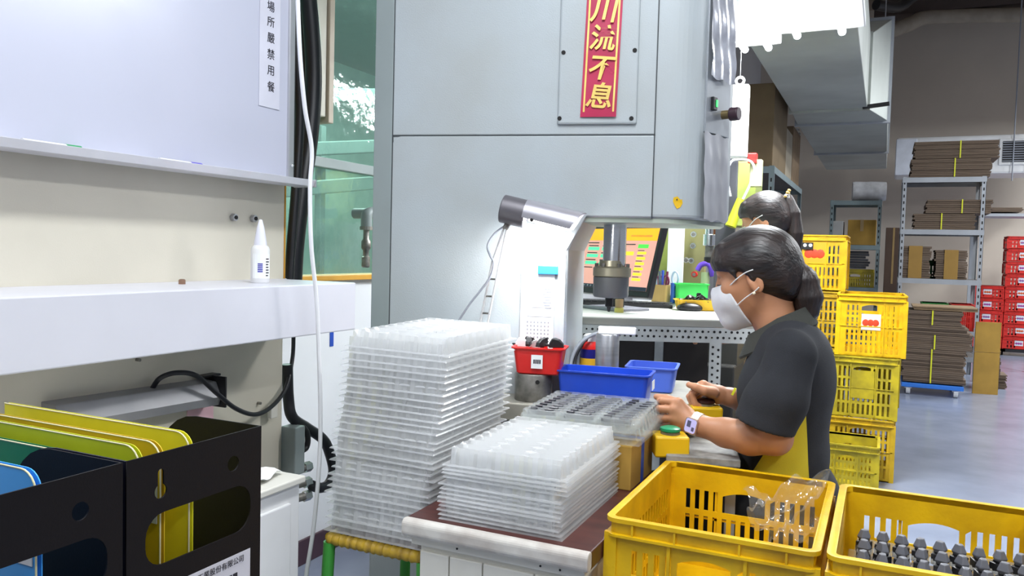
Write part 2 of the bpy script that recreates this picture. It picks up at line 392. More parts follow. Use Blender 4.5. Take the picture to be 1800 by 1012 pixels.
for k in range(7): curved_label(0.0242, 0.018 + k * 0.007, 0.021 + k * 0.007, -12, 6 + (k * 7) % 9).build('printed_line', K['ink'], lb)
# whiteboard
X0 = -1.55; zb = 1.43; yr = at(508, 200, X=X0).y
wb = thing('whiteboard', 'large white magnetic whiteboard with aluminium frame and tray', 'whiteboard', (X0, 0.1, zb))
MB().box(-0.02, 0, 0, yr - 0.1, 0, 1.0).build('panel', K['wboard'], wb)
MB().box(-0.025, 0.008, yr - 0.108, yr - 0.085, -0.005, 1.0).build('frame', K['alu'], wb, bevel=0.003)
MB().box(-0.03, -0.0, yr - 0.084, yr - 0.074, -0.0, 1.0).build('dark_edge', K['black'], wb)
tr = MB().prism([(-0.02, -0.012), (0.055, -0.012), (0.062, 0.006), (0.057, 0.006), (0.052, -0.006), (-0.02, -0.006)], 0, yr - 0.055, 'y').build('tray', mat('tray_white_metal', 'dcdce2', 0.3, 0.2), wb, bevel=0.001)
MB().box(-0.02, 0.062, yr - 0.055, yr - 0.05, -0.014, 0.008).build('end_cap', K['alu'], tr, bevel=0.002)
MB().ball((0.012, yr - 0.097, 0.045), 0.005).build('rivet', K['chrome'], wb, smooth=True)
def marker(px, py, c, label):
    q = at(px, py, X=-1.515); t = thing('whiteboard_marker', label, 'marker', (-1.522, q.y, zb + 0.004), 0, 'markers on the whiteboard tray')
    MB().cyl((0, -0.055, 0), (0, 0.035, 0), 0.0085, n=14).build('barrel', K['white'], t, smooth=True)
    MB().cyl((0, 0.035, 0), (0, 0.068, 0), 0.009, n=14).build('cap', mat(label[:8] + '_cap', c, 0.4), t, smooth=True)
marker(90, 262, '1f9a58', 'green capped whiteboard marker lying in the tray')
marker(317, 290, '6257c4', 'violet capped whiteboard marker lying in the tray')
# vertical notice strip
def txt(name, body, size, M, m, parent, extr=0.0004, off=0.0, shear=0.0):
    cu = bpy.data.curves.new(name, 'FONT'); cu.body = body; cu.size = size; cu.align_x = 'CENTER'; cu.align_y = 'CENTER'; cu.extrude = extr; cu.offset = off; cu.shear = shear
    o = bpy.data.objects.new(name, cu); col.objects.link(o); 
    bpy.context.view_layer.update(); me = bpy.data.meshes.new_from_object(o.evaluated_get(bpy.context.evaluated_depsgraph_get())); bpy.data.objects.remove(o)
    me.materials.clear(); me.materials.append(m); o = bpy.data.objects.new(name, me); col.objects.link(o); o.parent = parent; o.matrix_local = M; return o
ns = thing('notice_strip', 'narrow white notice strip with black vertical characters on the whiteboard', 'notice', (X0 + 0.001, 0, 0))
ya, yb = at(455, 100, X=X0).y, at(491, 100, X=X0).y; zs = at(475, 190, X=X0).z
MB().box(0, 0.0012, ya, yb, zs, zb + 0.75).build('strip', mat('strip_plastic', 'dcdce9', 0.2), ns)
RX = Matrix(((0, 0, 1, 0), (1, 0, 0, 0), (0, 1, 0, 0), (0, 0, 0, 1)))   # text facing +X
for ch, py in zip('場所嚴禁用餐', (13, 40, 68, 97, 125, 154)):
    q = at(475, py, X=X0); txt('lettering', ch, 0.030, Matrix.Translation((0.0017, q.y, q.z)) @ RX, K['ink'], ns)
# black hose bundle beside the whiteboard
hp = [[(516, -60), (520, 80), (527, 200), (520, 330), (512, 430), (508, 500)], [(536, -60), (548, 60), (551, 150), (545, 240), (532, 330), (520, 430), (516, 500)], [(531, -60), (538, 60), (541, 150), (534, 250), (524, 340), (515, 430), (512, 500)]]
lab = ['black rubber hose running down closest to the whiteboard edge', 'thick black rubber hose bulging outward beside the whiteboard', 'black rubber hose in the middle of the bundle by the whiteboard']
for i, pts in enumerate(hp):
    xx = -1.69 - 0.03 * i
    tag(MB().tube(smooth_path([at(x, y, X=xx) for x, y in pts], 8), (0.015, 0.027, 0.020)[i], 14).build('rubber_hose', K['hose'], smooth=True), lab[i], 'hose', 'hoses beside the whiteboard')
tag(MB().tube(smooth_path([at(x, y, X=-1.26 + 0.0 * y) for x, y in ((522, -40), (527, 90), (536, 190), (548, 262), (545, 330), (547, 430), (556, 520), (560, 600), (563, 700), (562, 800), (552, 920), (538, 1012), (530, 1080))], 8), 0.0052, 10).build('white_cable', K['wcable'], smooth=True), 'white electric cable hanging down in front of the ledge', 'cable')
# things below the ledge
tag(MB().tube(smooth_path([at(x, y, X=X) for x, y, X in ((268, 682, -1.585), (282, 664, -1.56), (310, 655, -1.54), (345, 660, -1.52), (380, 690, -1.52), (415, 718, -1.53), (450, 728, -1.54), (480, 712, -1.56), (503, 680, -1.58), (514, 630, -1.6), (516, 590, -1.6))], 8), 0.0062, 10).build('black_cable', K['hose'], smooth=True), 'thin black cable looping below the white ledge', 'cable')
ul = thing('under_ledge_lamp', 'silver metal lamp channel with black end bracket below the ledge', 'lamp', (BX, 0, 0))
a0, a1 = at(100, 735, X=BX + 0.05), at(383, 688, X=BX + 0.05)
prof = [(-0.002, 0.03), (0.045, 0.026), (0.062, -0.012), (0.056, -0.034), (-0.002, -0.03)]
MB().loft([[Vector((p[0], y, z + p[1])) for p in prof] for y, z in ((a0.y, a0.z), (a1.y, a1.z))])  .build('channel', mat('satin_channel', 'a3a3a6', 0.5, 0.45, var=.08), ul, bevel=0.002)
MB().box(0, 0.075, a1.y, a1.y + 0.006, a1.z - 0.04, a1.z + 0.04).box(0, 0.03, a1.y - 0.03, a1.y + 0.03, a1.z + 0.036, a1.z + 0.042).build('end_bracket', K['black'], ul, bevel=0.001)
q0, q1 = at(330, 718, X=BX + .004), at(375, 742, X=BX + .004)
tag(MB().box(BX + 0.001, BX + 0.004, q0.y, q1.y, q1.z, q0.z).build('pink_note', mat('pink_paper', 'efc3cd', 0.7)), 'small pink paper note stuck below the silver lamp channel', 'note')
# pneumatic valve on the end of the enclosure
vb = thing('valve_block', 'grey pneumatic valve block with couplings on the enclosure end', 'valve', (-1.585, ye, 0.0))
def V(px, py, X=-1.575): return at(px, py, X=X) - Vector((-1.585, ye, 0))
q = V(512, 790); MB().box(-0.02, 0.035, 0.0, 0.045, q.z - 0.075, q.z + 0.07).build('body', K['pressd'], vb, bevel=0.004)
for py in (825, 852, 876):
    q = V(525, py); cp = MB().cyl((0.0, 0.03, q.z), (0.012, 0.085, q.z), 0.0125, n=16).build('coupling', K['dsteel'], vb, smooth=True)
    MB().tube([(0.010, 0.07, q.z), (0.014, 0.095, q.z)], 0.016, 6).build('hex_nut', K['chrome'], cp)
    MB().cyl((0.0135, 0.0945, q.z), (0.0145, 0.098, q.z), 0.008, n=12).build('bore', K['hole'], cp)
q = V(528, 785)
MB().tube(smooth_path([(0.01, 0.03, q.z - 0.01), (0.012, 0.075, q.z - 0.01), (0.012, 0.085, q.z + 0.02), (0.008, 0.075, q.z + 0.05), (0, 0.04, q.z + 0.075)], 5), 0.009, 12).build('elbow_pipe', K['black'], vb, smooth=True)
tag(MB().tube(smooth_path([at(x, y, X=X) for x, y, X in ((505, 640, -1.60), (507, 700, -1.60), (514, 733, -1.59), (540, 752, -1.59), (568, 772, -1.58), (580, 798, -1.58), (586, 828, -1.575), (578, 850, -1.57), (564, 857, -1.57), (548, 853, -1.572))], 8), 0.0165, 14).build('air_hose', K['hose'], smooth=True), 'thick black air hose curving out to a coupling near the trays', 'hose')
q = at(583, 590, X=-1.9)
# pipe fitting beyond the window edge
pf = thing('pipe_fitting', 'grey elbow pipe fitting hanging before the mint window', 'pipe', (-1.86, at(644, 400, X=-1.86).y, 0))
z = lambda py: at(644, py, X=-1.86).z
MB().tube(smooth_path([(WX + 1.86, 0.14, z(372)), (-0.04, 0.13, z(372)), (0, 0.09, z(372)), (0, 0.04, z(372)), (0, 0.005, z(376)), (0, 0, z(384)), (0, 0, z(400))], 5), 0.022, 16).build('elbow', K['pressd'], pf, smooth=True)
MB().lathe([(0.026, z(404)), (0.026, z(398))], n=16).build('collar', K['dsteel'], pf)
MB().lathe([(0.012, z(470)), (0.017, z(468)), (0.017, z(452)), (0.012, z(450)), (0.012, z(440)), (0.019, z(436)), (0.019, z(424)), (0.012, z(420)), (0.012, z(404))], n=16).build('nipple', K['dsteel'], pf, smooth=True)
# small white steel cabinet in the corner
cb = thing('steel_cabinet', 'low white steel cabinet with papers on top, beside the beige enclosure', 'cabinet', (-1.59, 0.55, 0))
q = at(527, 835, Z=0.75)
cw, cy = q.x + 1.59, q.y - 0.55
MB().box(0, cw, 0, cy, 0, 0.735).build('body', K['white'], cb, bevel=0.003)
MB().box(-0.0, cw + 0.012, -0.01, cy + 0.006, 0.735, 0.75).build('cabinet_top', K['cream'], cb, bevel=0.003)
MB().box(cw, cw + 0.008, 0.03, cy - 0.035, 0.06, 0.70).build('door', K['white'], cb, bevel=0.003)
for k, (dx, dy, rz) in enumerate(((cw - .10, cy - .09, 14), (cw - .14, cy - .22, -9), (cw - .22, cy - .12, 32))):
    pm = MB(); n = 8
    vs = [[Vector((0.0 + 0.16 * i / n - 0.08, 0.11 * j / n - 0.05, 0.003 + 0.006 * math.sin(i * 1.7 + k) * math.sin(j * 1.3 + 2 * k) + 0.007)) for i in range(n + 1)] for j in range(n + 1)]
    pm.loft(vs, close=False, caps=False)
    o = pm.build('crumpled_paper', K['paper']); o.location = (-1.59 + dx, 0.55 + dy, 0.75 + 0.003 * k); o.rotation_euler = (0, 0, RAD(rz))
    tag(o, ['crumpled white paper on the low cabinet beside the valve', 'creased white paper lying flat on the low white cabinet', 'wrinkled white paper at the rear of the low cabinet'][k], 'paper')
tag(MB().box(-1.585, -1.57, at(482, 800, X=-1.575).y - 0.02, at(482, 800, X=-1.575).y + 0.008, 0.75, 0.79).build('switch_box', K['cream'], bevel=0.003), 'small cream wall switch box above the low white cabinet', 'switch')

# ------------------------------------------------------------------ file holders and folders at the lower left
FZ = 1.04; fy0, fy1 = 0.525, 0.708; fx = -0.645
dk2 = thing('side_desk', 'plain grey steel side desk carrying the black file holders', 'desk', (-0.93, 0.1, 0))
MB().box(-0.1, 0.33, 0, 0.72, 0.69, 0.72).build('desk_top', K['rack'], dk2, bevel=0.004)
for sx in (-0.07, 0.30):
    for sy in (0.03, 0.69): MB().box(sx - 0.015, sx + 0.015, sy - 0.015, sy + 0.015, 0, 0.69).build('leg', K['rack'], dk2)
def plate(name, outer, holes, th, M, m, parent):
    """flat sheet with real openings, cut along smooth outlines"""
    cu = bpy.data.curves.new(name, 'CURVE'); cu.dimensions = '2D'; cu.fill_mode = 'BOTH'; cu.extrude = th / 2
    for P in [outer] + holes:
        sp = cu.splines.new('POLY'); sp.points.add(len(P) - 1); sp.use_cyclic_u = True
        for p, pt in zip(P, sp.points): pt.co = (p[0], p[1], 0, 1)
    o = bpy.data.objects.new(name, cu); col.objects.link(o); bpy.context.view_layer.update()
    me = bpy.data.meshes.new_from_object(o.evaluated_get(bpy.context.evaluated_depsgraph_get())); bpy.data.objects.remove(o)
    me.materials.clear(); me.transform(M); return mesh_obj(name, me, m, parent)
def holder(y0, y1, label, skew):
    t = thing('file_holder', label, 'file holder', (fx, y0, 0.72), 0, 'black steel file holders')
    W, H, D, th = y1 - y0 - 0.002, 0.32, 0.26, 0.0018
    # front panel (faces the aisle) with keyhole, round hole and a wide hand opening
    circ = lambda cx, cz, r, a0=0, a1=360, n=20: [(cx + r * math.cos(RAD(a0 + (a1 - a0) * k / n)), cz + r * math.sin(RAD(a0 + (a1 - a0) * k / n))) for k in range(n if a1 - a0 == 360 else n + 1)]
    kx = W * .22
    key = circ(kx, .281, .0075, 120, 420) + circ(kx, .300, .0036, 0, 180, 8)
    plate('front_panel', [(0, 0), (W, 0), (W, H), (0, H)], [rrect(W * .12, W * .91, .206, .259, .022), key, circ(W * .76, .286, .0085)], th, RX, K['blackmetal'], t)
    # side panel with a rounded rear top corner, at the far end
    def side(y, full):
        poly = [(-D, 0), (0, 0), (0, H)] + ([(-D * .45, H)] if not full else [])
        for k in range(7):
            a = RAD(90 + 90 * k / 6); r = 0.06
            poly.append((-D * .62 + r + r * math.cos(a) - 0.0, H - r + r * math.sin(a)))
        poly += [(-D * .62, 0.16), (-D, 0.10)]
        return MB().prism(poly, y, y + th, 'y')
    side(W - th, True).build('side_panel', K['blackmetal'], t)
    side(0, True).build('side_panel', mat('navy_black_steel', '171a2a', 0.45) if skew else K['blackmetal'], t)
    MB().box(-D, 0, 0, W, 0, th).build('bottom_plate', K['blackmetal'], t)
    MB().box(-D, -D + th, 0, W, 0, 0.10).build('rear_lip', K['blackmetal'], t)
    return t
H1 = holder(fy0, fy1, 'black steel file holder with yellow and green folders and a label', 1)
H2 = holder(0.338, 0.523, 'black steel file holder holding the bright blue folder', 0)
# label sheet on the first holder
ls = thing('label_sheet', 'white printed label sheet on the black file holder front', 'label', (fx + 0.0006, fy0, 0.72))
W = fy1 - fy0
MB().box(0, 0.0006, W * .40, W * .90, 0.075, 0.182).build('sheet', mat('label_paper', 'c9c6cc', 0.6), ls)
for k in range(5): MB().box(0.0006, 0.0009, W * .42, W * .88, 0.086 + k * 0.016, 0.0866 + k * 0.016).build('rule', K['inkg'], ls)
MB().box(0.0006, 0.0009, W * .56, W * .563, 0.086, 0.166).build('rule', K['inkg'], ls)
txt('lettering', '工業股份有限公司', 0.0085, Matrix.Translation((0.0011, W * .66, 0.174)) @ RX, K['ink'], ls, 0.0001)
for k in range(4): MB().box(0.0006, 0.0011, W * (.62 + .045 * k), W * (.655 + .045 * k), 0.154, 0.161).build('print_mark', K['ink'], ls)
MB().box(0.0006, 0.0011, W * .64, W * .80, 0.1405, 0.1445).build('print_mark', K['ink'], ls)
def folder(y, x1, ztop, m, label, L=0.31, th=0.006, sleeve=None, lean=0.0):
    t = thing('folder', label, 'folder', (x1, y, 0.7225), 0, 'folders in the file holders')
    h = ztop - 0.7225; r = 0.02
    poly = [(-L, 0), (0, 0), (0, h - r)] + [(-r + r * math.cos(RAD(90 * k / 6)), h - r + r * math.sin(RAD(90 * k / 6))) for k in range(7)] + [(-L, h)]
    for s_, yy in ((0, -th / 2), (1, th / 2 - 0.001)):
        MB().prism(poly, yy, yy + 0.001, 'y').build('cover', m, t)
    MB().box(-L, -0.012, -th / 2 + 0.001, th / 2 - 0.001, 0.002, h - 0.02).build('sheets', K['paper'], t)
    p2 = [(p[0] + (0.0012 if p[0] > -L else 0), p[1] + 0.0012 if p[1] > 0.01 else p[1]) for p in poly]
    MB().tube([Vector((p[0], -th / 2, p[1])) for p in poly[1:]], 0.0009, 6).build('worn_edge', mat('worn_edge_' + label[:6], 'd9d2a8', 0.6), t)
    if sleeve: MB().box(-0.035, -0.004, -th / 2 - 0.0012, -th / 2 - 0.0002, h - 0.085, h - 0.03).build('label_pocket', sleeve, t)
    return t
clr = mat('clear_sleeve', 'd8dbe0', 0.2)
folder(0.622, -0.664, 1.046, K['yellowf'], 'bright yellow plastic folder at the far end of the holder')
folder(0.588, -0.668, 1.042, K['yellowf2'], 'ochre yellow folder with worn corner', sleeve=clr)
folder(0.566, -0.673, 1.042, K['yellowf3'], 'lime yellow folder with worn white top edge', sleeve=clr)
folder(0.540, -0.668, 1.033, K['greenf'], 'dark green folder with a clear label pocket', sleeve=clr)
folder(0.452, -0.664, 1.046, K['bluef'], 'bright blue plastic folder in the nearer holder', sleeve=clr)

# ================================================================== the grey C-frame press
PO = Vector((-1.41, 2.02, 0)); PRZ = 13.5
PM = Matrix.Translation(PO) @ Matrix.Rotation(RAD(PRZ), 4, 'Z'); PI_ = PM.inverted()
def pl(px, py, yl=0.0):
    o = PI_ @ Vector((0, 0, CAMZ)); r = PI_.to_3x3() @ ray(px, py); return o + r * ((yl - o.y) / r.y)
press = thing('c_frame_press', 'tall grey C-frame press with a red couplet on its side', 'press', PO, PRZ)
zbot = pl(1143, 384).z; xs_ = pl(1176, 300).x; HT = 2.45; T = 0.46
def plan(xs, y0, y1):
    P = [(0, y0), (xs, y0)]
    for k in range(1, 9):
        a = RAD(62 * k / 8); P.append((xs + 0.10 * math.sin(a), y0 + 0.10 - 0.10 * math.cos(a)))
    ex, ey = P[-1]; fx2, fy2 = ex + 0.17 * math.cos(RAD(62)), ey + 0.17 * math.sin(RAD(62))
    P += [(fx2, fy2), (fx2 + 0.012, fy2 + 0.03), (fx2 + 0.012, y1), (0, y1)]
    return P, (ex, ey)
PP, FACET = plan(xs_, 0.0, T)
MB().prism(PP, zbot, HT).build('head', K['press'], press, bevel=0.012, seg=3)
MB().prism([(p[0] * 0.985 + 0.004, p[1] * 0.97 + 0.008) for p in PP], zbot - 0.012, zbot + 0.01).build('head_underside', mat('pale_green_underside', 'a3ada0', 0.45), press)
xc = pl(996, 520).x; x30 = pl(1032, 390).x; zf = pl(1005, 440).z; TZ = pl(935, 702, -0.08).z
MB().prism([(0, 0), (xc, 0), (xc, zf), (x30, zbot + 0.02), (0, zbot + 0.02)], 0.004, T - 0.02, 'y').build('column', K['press'], press, bevel=0.008)
x90 = pl(690, 300).x; xr = pl(1150, 240).x; zs_ = pl(920, 238).z
MB().box(-0.004, x90 - 0.002, -0.004, 0.01, TZ - 0.3, HT).build('rear_panel', K['pressd'], press, bevel=0.002)
MB().box(x90, xr, -0.004, 0.008, zs_ + 0.0015, HT).build('side_cover', K['press'], press, bevel=0.003)
MB().prism([(x90, TZ - 0.3), (xc - 0.004, TZ - 0.3), (xc - 0.004, zf), (x30 - 0.002, zbot + 0.004), (xr, zbot + 0.004), (xr, zs_ - 0.0015), (x90 + 0.022, zs_ - 0.0015), (x90, zs_ - 0.02)], -0.004, 0.008, 'y').build('lower_cover', K['press'], press, bevel=0.003)
MB().box(x90 - 0.004, xr + 0.003, -0.002, 0.006, zs_ - 0.002, zs_ + 0.002).box(x90 - 0.0035, x90 + 0.001, -0.003, 0.006, TZ - 0.3, HT).box(xr - 0.001, xr + 0.0025, -0.002, 0.006, zbot, HT).build('cover_seam', K['seam'], press)
ca, cb_ = pl(981, 214), pl(1119, 219)
cv = MB().box(ca.x, cb_.x, -0.014, -0.003, cb_.z, cb_.z + 0.62).build('inspection_cover', K['press'], press, bevel=0.006)
for px, py in ((988, 97), (1120, 93), (981, 212), (1114, 212)):
    q = pl(px, py); dx = 0.006 if px < 1050 else -0.006
    MB().cyl((q.x + dx, -0.0155, q.z + 0.004), (q.x + dx, -0.012, q.z + 0.004), 0.0062, n=14).build('bolt', K['hole'], cv)
# base of the press and its table plate
xe = pl(1215, 700, 0.2).x
MB().box(0.05, xe - 0.18, 0.03, T - 0.03, 0, TZ - 0.05).build('base', K['pressd'], press, bevel=0.01)
MB().box(0.40, xe, -0.15, T - 0.03, TZ - 0.05, TZ).build('table_plate', mat('worn_table_plate', '98958a', 0.45, var=0.15, scale=9), press, bevel=0.004)
# ram
rx_, ry_ = pl(1080, 450, 0.22).x, 0.22
zz = lambda py: pl(1080, py, 0.22).z
pxm = lambda n: n * pl(1080, 450, 0.22).length / F if False else n * 2.52 / F
ram = MB().lathe([(pxm(20), zz(466)), (pxm(20), zbot + 0.05)], (rx_, ry_, 0), 32).build('ram', K['chrome'], press, smooth='auto')
fl = MB().lathe([(pxm(30), zz(487)), (pxm(33), zz(485)), (pxm(33), zz(471)), (pxm(30), zz(469)), (pxm(23), zz(468)), (pxm(22), zz(458))], (rx_ - 0.006, ry_, 0), 32).build('flange', mat('tan_steel_flange', 'a8a28c', 0.35, 0.6), press, smooth='auto')
for k in range(6):
    a = k * math.pi / 3; MB().cyl((rx_ - .006 + pxm(27) * math.cos(a), ry_ + pxm(27) * math.sin(a), zz(469)), (rx_ - .006 + pxm(27) * math.cos(a), ry_ + pxm(27) * math.sin(a), zz(463)), 0.006, n=10).build('cap_screw', K['dsteel'], fl)
MB().lathe([(pxm(9), zz(524)), (pxm(29), zz(522)), (pxm(31), zz(518)), (pxm(31), zz(487))], (rx_ - 0.008, ry_, 0), 32).build('punch_holder', mat('gunmetal', '6d6f70', 0.4, 0.5), press, smooth='auto')
MB().lathe([(pxm(2), zz(548)), (pxm(4), zz(540)), (pxm(7), zz(538)), (pxm(7), zz(522))], (rx_ - 0.012, ry_, 0), 20).build('punch', K['black'], press, smooth='auto')
# control facet: switches and taped film sheets
FM = Matrix.Translation((FACET[0], FACET[1], 0)) @ Matrix.Rotation(RAD(62), 4, 'Z')
zf_ = lambda py: pl(1240, py, 0.1).z
MB().box(0.008, 0.165, -0.006, 0.002, zf_(235), zf_(-60), FM).build('switch_plate', mat('grey_switch_plate', '9ba0a6', 0.35, 0.3), press, bevel=0.002)
sw = MB().box(0.035, 0.06, -0.016, -0.005, zf_(195), zf_(172), FM).build('switch', K['black'], press, bevel=0.002)
MB().box(0.049, 0.0585, -0.0175, -0.0155, zf_(189), zf_(177), FM).build('green_indicator', glow('green_led', '30d060', 1.5), sw)
kb = MB().cyl(FM @ Vector((0.115, -0.004, zf_(197))), FM @ Vector((0.115, -0.03, zf_(197))), 0.013, n=16).build('selector_stem', mat('brass_stem', '7a6a48', 0.4, 0.5), press, smooth='auto')
MB().cyl(FM @ Vector((0.115, -0.03, zf_(197))), FM @ Vector((0.115, -0.058, zf_(197))), 0.020, n=18).build('mushroom_button', mat('dark_maroon', '3a2530', 0.4), kb, smooth='auto', bevel=0.003)
def film(z0, z1, s0, s1, nm, m, amp, seed):
    random.seed(seed); n = 14; mm = 22; rows = []
    ph = [random.uniform(0, 6) for _ in range(6)]
    for j in range(mm + 1):
        row = []
        for i in range(n + 1):
            s = s0 + (s1 - s0) * i / n; z = z0 + (z1 - z0) * j / mm
            y = -0.010 - amp * (0.5 + 0.5 * math.sin(i * 1.3 + ph[0] + 0.3 * j)) * (0.6 + 0.4 * math.sin(j * 0.9 + ph[1])) - 0.006 * (1 - j / mm)
            row.append(FM @ Vector((s + 0.002 * math.sin(j * .8 + ph[2]), y, z + 0.004 * math.sin(i * .9 + ph[3]))))
        rows.append(row)
    o = MB().loft(rows, close=False, caps=False).build(nm, m, None, smooth=True)
    o.matrix_world = PM; return o
filmm = mat('grey_film', 'b7b9c2', 0.18, 0.25, var=0.15, scale=20)
tag(film(zf_(140), zf_(-70), 0.01, 0.168, 'film_sheet', filmm, 0.005, 1), 'crinkled glossy plastic film sheet taped high on the press front', 'film')
tag(film(zf_(388), zf_(236), -0.004, 0.150, 'taped_sheet', mat('grey_worn_sheet', '9fa0a6', 0.35, var=0.2, scale=10, stretch=(1, 1, .2)), 0.0015, 2), 'worn grey sheet taped over the lower corner of the press', 'sheet')
# little yellow bird sticker
bs = thing('bird_sticker', 'small yellow bird shaped sticker on the rounded press corner', 'sticker', PO, PRZ)
def on_corner(px, py, lift=0.0015):
    best = None
    for k in range(200):
        a = RAD(62 * k / 199); p = Vector((xs_ + (0.10 + lift) * math.sin(a), 0.10 - (0.10 + lift) * math.cos(a)))
        pp_ = pl(px, py, p.y)
        e = abs(pp_.x - p.x)
        if best is None or e < best[0]: best = (e, Vector((p.x, p.y, pp_.z)))
    return best[1]
def stick(pts, nm, m, lift): return MB().add([on_corner(x, y, lift) for x, y in pts], [tuple(range(len(pts)))]).build(nm, m, bs)
stick([(1184, 347), (1191, 345), (1196, 351), (1199, 350), (1200, 357), (1196, 364), (1190, 367), (1186, 361), (1183, 354)], 'body', K['ylw'], 0.0015)
stick([(1189, 350), (1191, 349), (1191, 352), (1189, 352)], 'eye', K['ink'], 0.002)
# red couplet with gold brush characters
cpl = thing('red_couplet', 'red paper couplet with gold brush characters on the press side', 'couplet', PO, PRZ)
t0, t1, t2, t3 = pl(1020, 206, -0.016), pl(1083, 206, -0.016), pl(1033, 0, -0.016), pl(1094, 0, -0.016)
cxm = (t0.x + t1.x + t2.x + t3.x) / 4; hw = (t1.x - t0.x) / 2; SH = ((t2.x + t3.x) - (t0.x + t1.x)) / 2 / (t2.z - t0.z)
tops = t2.z + 0.06
cx_at = lambda z_: (t0.x + t1.x) / 2 + SH * (z_ - t0.z)
rows = []
for j in range(17):
    z_ = t0.z + (tops - t0.z) * j / 16; rows.append([Vector((cx_at(z_) + hw * s, -0.0165 - 0.003 * (1 - j / 16) ** 2 * (1 + s * .5) - 0.0006 * math.sin(j), z_)) for s in (-1, -.5, 0, .5, 1)])
MB().loft(rows, close=False, caps=False).build('paper', K['redp'], cpl, smooth=True)
for s in (-0.82, 0.82):
    rows = []
    for j in range(17):
        z_ = t0.z + 0.014 + (tops - t0.z - 0.014) * j / 16
        rows.append([Vector((cx_at(z_) + hw * (s + e), -0.0175 - 0.003 * (1 - j / 16) ** 2 * (1 + s * .5) - 0.0006 * math.sin(j), z_)) for e in (-0.05, 0.05)])
    MB().loft(rows, close=False, caps=False).build('gold_border', K['gold'], cpl)
TXM = Matrix(((1, 0, 0, 0), (0, 0, -1, 0), (0, 1, 0, 0), (0, 0, 0, 1)))   # text facing local -y
for ch, px, py, sz in (('川', 1066, 20, 0.076), ('流', 1061, 70, 0.074), ('不', 1058, 122, 0.074), ('息', 1054, 172, 0.076)):
    q = pl(px, py, -0.018)
    txt('lettering', ch, sz, Matrix.Translation((cx_at(q.z), -0.0225, q.z)) @ TXM @ Matrix.Rotation(RAD(-5), 4, 'Z'), K['gold'], cpl, 0.0004, 0.0014, 0.12)

# ------------------------------------------------------------------ work lamp
la, lb_ = pl(890, 368, -0.10), pl(1012, 398, -0.10)
L0 = PM @ la; L1 = PM @ lb_; ax = (L1 - L0).normalized()
wl_ = thing('work_lamp', 'silver tubular work lamp on a spring arm against the press', 'lamp', L0)
dn = Vector((0, 0, -1)); dn = (dn - ax * dn.dot(ax)).normalized(); sd = ax.cross(dn)
Ln = (L1 - L0).length; R0 = 0.042
def halfshell(t0_, t1_, r0, r1, a0, a1, th=0.002, slant=0.0):
    out, inn = [], []
    for t_, r in ((t0_, r0), (t1_, r1)):
        o_, i_ = [], []
        for k in range(15):
            a = RAD(a0 + (a1 - a0) * k / 14); dirv = -dn * math.cos(a) + sd * math.sin(a)
            tt = t_ + slant * (abs(a) / math.pi) * (1 if t_ == t1_ else 0)
            o_.append(ax * tt + dirv * r); i_.append(ax * tt + dirv * (r - th))
        out.append(o_ + i_[::-1])
    return MB().loft(out)
halfshell(0.055, Ln + 0.02, R0, R0 * 1.02, -105, 105, slant=-0.05).build('shade', K['lamp'], wl_, smooth='auto')
MB().cyl(ax * -0.012, ax * 0.06, R0 * 0.95, n=28).build('end_cap', K['lampd'], wl_, smooth='auto', bevel=0.003)
MB().cyl(ax * -0.016, ax * -0.011, 0.009, n=14).build('knob', K['black'], wl_)
tb = MB().cyl(ax * 0.07 + dn * 0.004, ax * (Ln - 0.01) + dn * 0.004, 0.013, n=16).build('lit_tube', glow('work_tube', 'ffffff', 30), wl_, smooth='auto')
MB().cyl(ax * 0.085 + sd * -R0 * .9 + dn * .012, ax * 0.085 + sd * -R0 * 1.03 + dn * .012, 0.005, n=10).build('slot', K['hole'], wl_)
E0 = ax * 0.014 + dn * R0 * 0.9
j1 = (PM @ pl(888, 402, -0.10)) - L0; j2 = (PM @ pl(872, 460, -0.06)) - L0; j3 = (PM @ pl(848, 580, -0.03)) - L0
MB().tube([E0, j1], 0.009, 12).build('swivel', K['dsteel'], wl_, smooth='auto')
off = Vector((0.012, 0, 0))
MB().tube([j1 - off * .4, j2 - off, j3 - off], 0.0035, 8).tube([j1 + off * .4, j2 + off, j3 + off], 0.0035, 8).build('spring_arm', mat('white_arm', 'dedede', 0.4), wl_, smooth=True)
for t_ in (0.25, 0.5, 0.75):
    p_ = j2 + (j3 - j2) * t_; MB().bar(p_ - off * 1.2, p_ + off * 1.2, 0.005, 0.005).build('arm_pin', K['dsteel'], wl_)
MB().tube(smooth_path([(PM @ pl(x, y, -0.07)) - L0 for x, y in ((886, 398), (868, 412), (857, 432), (862, 450), (868, 462), (862, 486), (845, 510), (825, 535), (806, 564))], 6), 0.0032, 8).build('power_cord', K['inkg'], wl_, smooth=True)
ms = thing('arm_bracket', 'white clamp bracket holding the lamp arm on the press', 'bracket', PO, PRZ)
q = pl(848, 582, -0.02); MB().box(q.x - 0.02, q.x + 0.02, -0.05, -0.004, q.z - 0.05, q.z + 0.01).build('clamp', K['white'], ms, bevel=0.003)
MB().cyl((q.x, -0.06, q.z - 0.03), (q.x, -0.05, q.z - 0.03), 0.008, n=12).build('screw', K['dsteel'], ms)
mid = ax * Ln * 0.55 + dn * 0.02
al = area('work_lamp_light', L0 + mid, Ln * 0.8, 0.05, 3.6, (1, 1, 1))
bx3 = ax; by3 = (dn * -1).cross(bx3)
al.matrix_world = Matrix.Translation(L0 + mid) @ Matrix((bx3, by3, -dn)).transposed().to_4x4()

